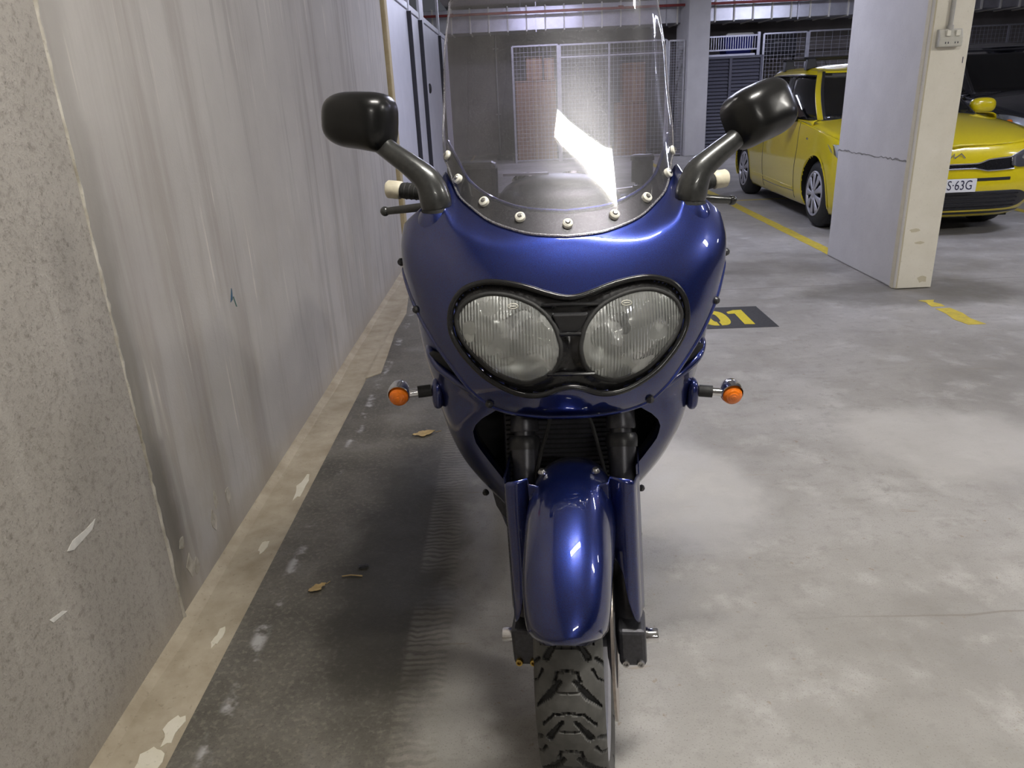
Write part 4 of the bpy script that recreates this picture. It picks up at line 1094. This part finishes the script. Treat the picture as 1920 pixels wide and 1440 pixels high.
    g = panel('grille', lin(-.50, .50, 48), ab(gt), ab(gb), M['black_gloss'], .004, th=.008)
    for f, o in ((gt, .004), (gb, -.004)):
        C('grille_trim', MB().tube([P(x, Sx(x, f(abs(x))+o)-.008, f(abs(x))+o) for x in lin(-.50, .50, 48)], .0055*sc, 8), M['chrome'])
    panel('intake_slot', lin(-.48, .48, 36), lambda x: .492-.0*abs(x), lambda x: .468, M['black_satin'], .003)
    lt = interp([0, .5, .60, .68, .72], [.385, .385, .375, .34, .31]); lb = interp([0, .5, .62, .70, .72], [.225, .228, .245, .29, .30])
    panel('lower_grille', lin(-.72, .72, 48), ab(lt), ab(lb), M['black_satin'], .004)
    for k in range(4):
        z = .25+.035*k
        C('grille_slat', MB().tube([P(x, Sx(x, z)-.008, z) for x in lin(-.58, .58, 24)], .005*sc, 6), M['black_gloss'])
    panel('chin_strip', lin(-.70, .70, 40), lambda x: .205, lambda x: .185, M['black_satin'], .004)
    for s in (-1, 1):
        def sd(f): return lambda x: f(abs(x))
        ht = interp([.47, .58, .72, .83, .855], [.655, .70, .745, .775, .77]); hb_ = interp([.47, .56, .70, .83, .855], [.585, .565, .585, .66, .72])
        xs = [s*x for x in lin(.47, .852, 26)]
        hl = panel('headlamp', xs, sd(ht), sd(hb_), M['reflector'], .003)
        panel('lamp_cover', xs, sd(ht), sd(hb_), M['car_lamp'], .014, hl)
        C('lamp_bowl', MB().lathe([(.0, .012), (.035*sc, .008), (.042*sc, -.002), (.03*sc, -.01)], P(s*.60, Sx(.60, .63)-.004, .63), (s*.4, -1, 0), 18), M['chrome'], hl)
        if not rack: C('turn_lamp', MB().ellip(P(s*.80, Sx(.80, .70)-.006, .705), (.035*sc, .03, .03*sc), 14, 8), M['amber'], hl)
        C('fog_recess', MB().tube([P(s*.79, Sx(.79, .50)-.004, .52), P(s*.80, Sx(.80, .44)-.004, .45), P(s*.795, Sx(.795, .37)-.004, .37)], .022*sc, 8), M['black_satin'])
        mr = C('door_mirror', MB().ellip(P(s*.955, 1.50, 1.005), (.120*sc, .07*sc, .074*sc), 20, 12, e=.75), paint)
        C('mirror_base', MB().ellip(P(s*.90, 1.52, .955), (.10*sc, .05*sc, .028*sc), 16, 10, e=.7), M['black_gloss'], mr)
        C('corner_trim', MB().prism([(P(0, 1.33, 0)[1], P(0, 0, .955)[2]), (P(0, 1.62, 0)[1], P(0, 0, .955)[2]), (P(0, 1.62, 0)[1], P(0, 0, 1.08)[2])], 'x', cx+s*.785*sc, cx+s*.800*sc), M['black_gloss'], mr, smooth=False)
        for pts in ([(1.42, .20), (1.40, .45), (1.36, .70), (1.38, .93)], [(2.52, .20), (2.53, .5), (2.54, .93)], [(1.42, .27), (2.0, .262), (2.52, .27)]):
            pp = cr(pts, 6, False)
            C('door_seam', MB().tube([P(s*(wz(z)+.000), st_, z) for st_, z in pp], .0035, 6), M['ink'])
        for st_ in (2.38, 3.3):
            C('door_handle', MB().tube([P(s*.862, st_-.09, .80), P(s*.885, st_-.06, .805), P(s*.885, st_+.06, .805), P(s*.862, st_+.09, .80)], .012, 8), paint)
        C('side_repeater', MB().ellip(P(s*.852, 1.10, .79), (.008, .03, .012), 10, 6), M['chrome'])
        C('sill_crease', MB().tube([P(s*(wz(.30)+.001), st_, .30+.02*(st_-1.5)/1.4) for st_ in lin(1.45, 2.95, 12)], .006, 6), paint)
    if plate:
        pl = C('number_plate', MB().box(cx-.186, cx+.186, y0+Sx(0, .42)-.024, y0+Sx(0, .42)-.012, .385, .492), M['plate_white'], smooth=False, bevel=.004)
        mk('plate_letters', text_mb(plate, .108, lambda v: Vector((cx+v.x*.78, y0+Sx(0, .42)-.0246-v.z*.5, .4385+v.y)), .002, 1.0), M['ink'], pl, smooth=False, kind='stuff')
        def stroke(pts): return MB().tube([(cx+a, y0+Sx(a, .672)-.006, .672+b) for a, b in pts], .0055, 6)
        em = stroke([(-.085, -.018), (-.085, .018)])
        em.tube([(cx+a, y0+Sx(a, .672)-.006, .672+b) for a, b in [(-.085, -.002), (-.045, .018), (-.035, -.018)]], .0055, 6)
        em.tube([(cx+a, y0+Sx(a, .672)-.006, .672+b) for a, b in [(-.035, -.018), (-.005, .018), (.0, -.018)]], .0055, 6)
        em.tube([(cx+a, y0+Sx(a, .672)-.006, .672+b) for a, b in [(.0, -.018), (.05, .018), (.085, -.018)]], .0055, 6)
        C('emblem', em, M['chrome'])
    # cabin
    for s in (-1, 1):
        for st_ in (2.15, 3.05):
            se = C('cabin_seat', MB().box(cx+(s*.37-.23)*sc, cx+(s*.37+.23)*sc, y0+(st_)*sc, y0+(st_+.16)*sc, .45*sc, 1.02*sc), M['interior'], smooth=False, bevel=.05)
            C('headrest', MB().box(cx+(s*.37-.12)*sc, cx+(s*.37+.12)*sc, y0+(st_+.05)*sc, y0+(st_+.14)*sc, 1.06*sc, 1.22*sc), M['interior'], se, smooth=False, bevel=.03)
    C('dashboard', MB().box(cx-.70*sc, cx+.70*sc, y0+1.35*sc, y0+1.65*sc, .6*sc, .95*sc), M['interior'], smooth=False, bevel=.04)
    C('steering_wheel', MB().tube([(cx+(.37+.17*cos(a*pi/9))*sc, y0+(1.78+.05*sin(a*pi/9))*sc, (.93+.16*sin(a*pi/9))*sc) for a in range(18)], .014, 8, closed=True), M['interior'])
    C('cabin_floor', MB().box(cx-.72*sc, cx+.72*sc, y0+1.3*sc, y0+3.7*sc, .36*sc, .42*sc), M['interior'], smooth=False)
    if rack:
        for st_ in (2.12, 2.85):
            bar = C('roof_bar', MB().tube([P(x, st_, 1.525) for x in (-.62, -.615, .615, .62)], [.010, .020, .020, .010], 10, flat=.6), M['black_satin'])
            for s in (-1, 1):
                C('bar_foot', MB().prism([(cx+s*q, z) for q, z in ((.60, 1.41), (.48, 1.435), (.51, 1.52), (.585, 1.52))], 'y', y0+st_-.04, y0+st_+.04), M['black_satin'], bar, smooth=False, bevel=.008)
        C('antenna', MB().tube([P(0, 3.2, 1.46), P(0, 3.35, 1.60)], [.004, .002], 6), M['black_satin'])
    return root
hatch = car('hatchback_car', 3.665, 6.42, 1.0, M['yellow_car'], 'bright yellow hatchback with black roof bars parked behind the near pillar', True, 'DSS\u00b763G', M['car_glass'])
hatch.rotation_euler = (0, 0, radians(-1.7))
car('dark_car', 6.12, 8.15, 1.10, M['dark_car'], 'black car with clear headlamps parked beyond the yellow hatchback', False, '', M['car_glass_dark'], 1.03)

# ------------------------------------------------------------------ lockers on the left
lk = thing('locker_row', (-1.2, 9.2, 0), 'tall pale blue grey steel lockers beyond the concrete wall', 'locker')
LX = -.955
def lbox(nm, y0, y1, z0, z1, x=LX, mat='locker', parent=None, d=.03):
    return mk(nm, MB().box(x-d, x, y0, y1, z0, z1), M[mat], parent or lk, smooth=False, bevel=.004)
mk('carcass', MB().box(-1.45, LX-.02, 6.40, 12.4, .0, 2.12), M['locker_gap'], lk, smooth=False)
for y0_, y1_ in ((6.42, 7.72), (7.86, 8.62), (9.06, 10.86), (11.02, 12.3)):
    d = lbox('door', y0_, y1_, .12, 2.08)
    lbox('door_rail', y0_, y1_, 2.085, 2.14, LX+.012)
for y0_, y1_ in ((7.785, 7.86), (8.705, 9.06), (10.905, 11.02)): lbox('post', y0_, y1_, 0, 2.2 if y0_ < 8.5 else 2.55, LX+.015)
for y_ in (7.78, 8.70, 10.90): mk('gap_shade_strip', MB().box(LX-.01, LX+.036, y_-.02, y_, .03, 2.075), M['locker_gap'], lk, smooth=False, label='dark strip coloured as shade at the post edge')  # near-black strips put the shade between locker panels into colour
lbox('plinth', 6.42, 12.3, 0, .10, LX-.01)
mk('handle', MB().ellip((LX+.012, 9.20, 1.414), (.02, .035, .055), 14, 10), M['black_satin'], lk)
mk('upper_rail', MB().box(LX-.02, LX+.012, 6.42, 8.75, 2.30, 2.36), M['locker'], lk, smooth=False)

# ------------------------------------------------------------------ cages, louvres, duct at the far end
def bar(mb, a, b, r=.012): return mb.tube([a, b], r, 6)
def wires(x0, x1, z0, z1, y, px, pz, r=.0022):
    mb = MB(); n = int((x1-x0)/px)
    for k in range(1, n): x = x0+px*k; mb.box(x-r, x+r, y-r, y+r, z0, z1)
    n = int((z1-z0)/pz)
    for k in range(1, n): z = z0+pz*k; mb.box(x0, x1, y-r+.004, y+r+.004, z-r, z+r)
    return mb
def cage(x0, x1, z0, z1, y, px, pz, label, mids=(), nm='cage_panel', extra=()):
    t = thing(nm, ((x0+x1)/2, y, z0), label, 'cage', 'wire storage cages')
    for x in (x0, x1)+tuple(mids): mk('post', MB().box(x-.02, x+.02, y-.02, y+.02, 0 if z0 < .2 else z0, z1), M['galv'], t, smooth=False)
    for z in (z0, z1)+tuple(extra): mk('rail', MB().box(x0, x1, y-.015, y+.015, z-.015, z+.015), M['galv'], t, smooth=False)
    mk('wire_mesh', wires(x0, x1, z0, z1, y, px, pz), M['wire_white'], t, smooth=False, kind='stuff')
    return t
cage(.015, .90, .04, 2.18, 16.0, .075, .075, 'wire mesh storage cage gate at the left with cardboard boxes behind it')
cage(.94, 3.02, .04, 2.17, 16.0, .075, .075, 'wide wire mesh storage cage seen through the windscreen', (1.9,), extra=(1.95,))
cage(3.065, 3.36, .04, 2.15, 16.0, .05, .05, 'narrow dense wire cage panel beside the pale pillar')
fl = thing('rail_fence', (4.3, 17.1, 1.9), 'white railing fence of upright bars above the louvred screen', 'fence')
for z in (1.98, 2.24): mk('rail', MB().box(3.82, 5.12, 17.08, 17.12, z-.015, z+.015), M['wire_white'], fl, smooth=False)
mk('rail', MB().box(3.82, 5.05, 17.05, 17.11, 1.86, 1.90), M['wire_white'], fl, smooth=False)
um = mesh_of('upright', MB().box(-.007, .007, -.007, .007, -.13, .13), M['wire_white'], smooth=False)
for k in range(26): inst('upright', um, fl, (3.85+k*.05, 17.1, 2.11))
for x in (3.84, 5.12): mk('fence_post', MB().box(x-.03, x+.03, 17.07, 17.13, 0, 2.30), M['wire_white'], fl, smooth=False)
cage(5.2, 6.08, .04, 2.25, 17.0, .075, .075, 'wire mesh cage of dark stored goods behind the yellow car roof bars')
cage(6.12, 7.70, .04, 2.26, 17.0, .16, .07, 'pale wire cage with long horizontal bars beside the near pillar', (7.35,))
cage(8.9, 11.6, .04, 2.2, 17.0, .08, .08, 'dim wire cage at the far right behind the dark car', (10.2,))
# louvred screen
lv = thing('louvre_screen', (4.43, 16.6, 0), 'charcoal louvred metal screen behind the yellow hatchback', 'screen')
mk('frame', MB().box(3.80, 5.07, 16.62, 16.66, .0, 1.83), M['louvre'], lv, smooth=False)
sl = mesh_of('slat', MB().prism([(-.03, -.035), (.012, .030), (.018, .030), (-.024, -.035)], 'x', -.61, .61), M['louvre'], smooth=False)
for k in range(26): inst('slat', sl, lv, (4.435, 16.60, .07+k*.068))
for x in (3.82, 4.43, 5.05): mk('mullion', MB().box(x-.025, x+.025, 16.55, 16.64, 0, 1.83), M['louvre'], lv, smooth=False)
mk('cap_rail', MB().box(3.79, 5.08, 16.54, 16.66, 1.80, 1.845), M['louvre'], lv, smooth=False)
# goods
def carton(x0, x1, y0, y1, z0, z1, label, mat='cardboard', cat='box', nm='cardboard_box', grp='cartons in the storage cages'):
    t = thing(nm, ((x0+x1)/2, (y0+y1)/2, z0), label, cat, grp)
    mk('carton', MB().box(x0, x1, y0, y1, z0, z1), M[mat], t, smooth=False, bevel=.006)
    mk('tape', MB().box((x0+x1)/2-.025, (x0+x1)/2+.025, y0-.002, y1, z0+.01, z1+.002), M['tape'], t, smooth=False)
    mk('flap_edge', MB().box(x0+.01, x1-.01, y0-.003, y0+.002, z1-.03, z1-.024), M['interior'], t, smooth=False)
carton(.05, .86, 16.25, 16.9, .0, 1.56, 'tall brown carton standing behind the left cage gate')
carton(.28, .60, 16.3, 16.7, 1.565, 2.0, 'small upright carton on top of the tall brown carton')
carton(.64, .84, 16.3, 16.7, 1.565, 1.96, 'narrow carton beside the small upright one, on the tall carton')
carton(2.10, 2.70, 16.3, 16.9, 0, 1.06, 'brown carton low in the wide cage, at its right')
carton(2.22, 2.66, 16.3, 16.8, 1.065, 1.80, 'brown carton stacked on the low carton in the wide cage')
bg = thing('blue_crate', (4.75, 17.5, 1.85), 'blue tub with a white lid behind the railing fence', 'tub')
mk('tub', MB().prism([(4.52, 1.86), (5.02, 1.86), (5.10, 2.24), (4.46, 2.24)], 'y', 17.3, 17.8), M['blue_bag'], bg, smooth=False, bevel=.02)
mk('lid', MB().prism([(4.44, 2.24), (5.12, 2.24), (5.05, 2.31), (4.52, 2.31)], 'y', 17.28, 17.82), M['white_plastic'], bg, smooth=False, bevel=.02)
sh = thing('goods_shelf', (4.9, 17.6, 0), 'dark storage shelf carrying tubs behind the fence', 'shelf')
mk('shelf_board', MB().box(3.9, 6.05, 17.2, 17.95, 1.82, 1.86), M['interior'], sh, smooth=False)
for x in (3.95, 6.0): mk('shelf_leg', MB().box(x-.03, x+.03, 17.5, 17.56, 0, 1.82), M['interior'], sh, smooth=False)
sc_ = thing('suitcase', (5.65, 17.5, 1.86), 'dark navy suitcase lying on the storage shelf behind the mesh', 'suitcase')
mk('case_shell', MB().box(5.22, 6.0, 17.3, 17.8, 1.862, 2.30), M['dark_case'] if 'dark_case' in M else M['interior'], sc_, smooth=False, bevel=.05)
mk('case_handle', MB().tube([(5.5, 17.29, 2.1), (5.52, 17.26, 2.1), (5.68, 17.26, 2.1), (5.7, 17.29, 2.1)], .012, 8), M['steel'], sc_)
# duct with flanges
dt = thing('air_duct', (4.4, 16.9, 2.50), 'long silver air duct under the ceiling at the far end', 'duct')
mk('duct_body', MB().box(-2.6, 12.6, 16.6, 17.4, 2.50, 2.93), M['duct'], dt, smooth=False, bevel=.01)
fm = mesh_of('flange', MB().box(-.014, .014, -.43, .43, -.235, .235), M['white_plastic'], smooth=False)
for k in range(40): inst('flange', fm, dt, (-2.3+k*.375, 17.0, 2.715))
for k in range(6): mk('hanger', MB().box(-2.1+k*2.6, -2.08+k*2.6, 16.56, 16.58, 2.46, CEIL), M['galv'], dt, smooth=False)
rp = thing('sprinkler_pipe', (4.4, 16.2, 2.79), 'red sprinkler pipe running in front of the silver duct', 'pipe')
mk('pipe', MB().tube([(-2.8, 16.2, 2.80), (12.7, 16.2, 2.76)], .024, 12), M['red_pipe'], rp)
for k in range(7): mk('pipe_clip', MB().tube([(-2+k*2.2, 16.2, 2.80), (-2+k*2.2, 16.2, CEIL-.004)], .006, 6), M['galv'], rp)
for k in range(4): mk('coupling', MB().tube([(-1.2+k*3.3, 16.2, 2.797), (-1.1+k*3.3, 16.2, 2.797)], .034, 12), M['red_pipe'], rp)
cd = thing('wall_conduit', (-.36, 18.58, 0), 'thin pale conduit running up the far wall', 'conduit')
mk('tube', MB().tube([(-.36, 18.57, 0), (-.36, 18.57, 2.98)], .022, 10), M['conduit'], cd)
for z in (.9, 2.3): mk('saddle', MB().box(-.42, -.30, 18.55, 18.59, z-.015, z+.015), M['conduit'], cd, smooth=False)

# ------------------------------------------------------------------ litter on the floor
def leaf(x, y, s, rot, label, seed):
    r = random.Random(seed); t = Matrix.Rotation(rot, 3, 'Z'); rows = []
    n = 12
    for i in range(n+1):
        q = i/n; w = s*.42*sin(q*pi)**.8*(1+.35*r.uniform(-1, 1)); zc = .002+.008*abs(q-.4)*s/.05
        rows.append([tuple(Vector((x, y, 0))+t @ Vector((s*(q-.5)*1.6, w*k, zc+.004*abs(k)))) for k in (-1, -.5, 0, .5, 1)])
    o = mk('dry_leaf', MB().grid(rows), M['leaf'], origin=(x, y, 0), solid=.0006)
    mk('leaf_stalk', MB().tube([Vector((x, y, 0))+t @ Vector((s*.8, 0, .004)), Vector((x, y, 0))+t @ Vector((s*1.25, .006, .003))], .0012, 5), M['leaf'], o)
    tag(o, label, 'leaf', 'dry leaves')
leaf(-.62, 1.807, .035, .7, 'curled tan dry leaf on the dark oily floor band', 1)
leaf(-.428, 2.844, .06, .3, 'pale dry leaf on the floor under the left indicator', 2)
leaf(.262, 1.565, .022, 2.2, 'small orange leaf on the floor beside the front axle', 3)
tw = mk('twig', MB().tube([(-.56, 1.86, .004), (-.535, 1.865, .004), (-.50, 1.86, .003)], .002, 6), M['leaf'], origin=(-.53, 1.86, 0))
tag(tw, 'short brown twig on the dark oily floor near the curled leaf', 'twig')
bo = mk('lost_bolt', MB().tube([(-.515, 1.905, .006), (-.49, 1.908, .006)], .004, 8).tube([(-.518, 1.9045, .006), (-.515, 1.905, .006)], .006, 6), M['dark_metal'], origin=(-.5, 1.906, 0))
tag(bo, 'small grey bolt dropped on the dark oily floor', 'bolt')

# the machine leans a touch on its stand (pivot at headlight height)
bike.rotation_euler = (0, radians(.7), 0)
bike.location.x = CX-.85*sin(radians(.7))
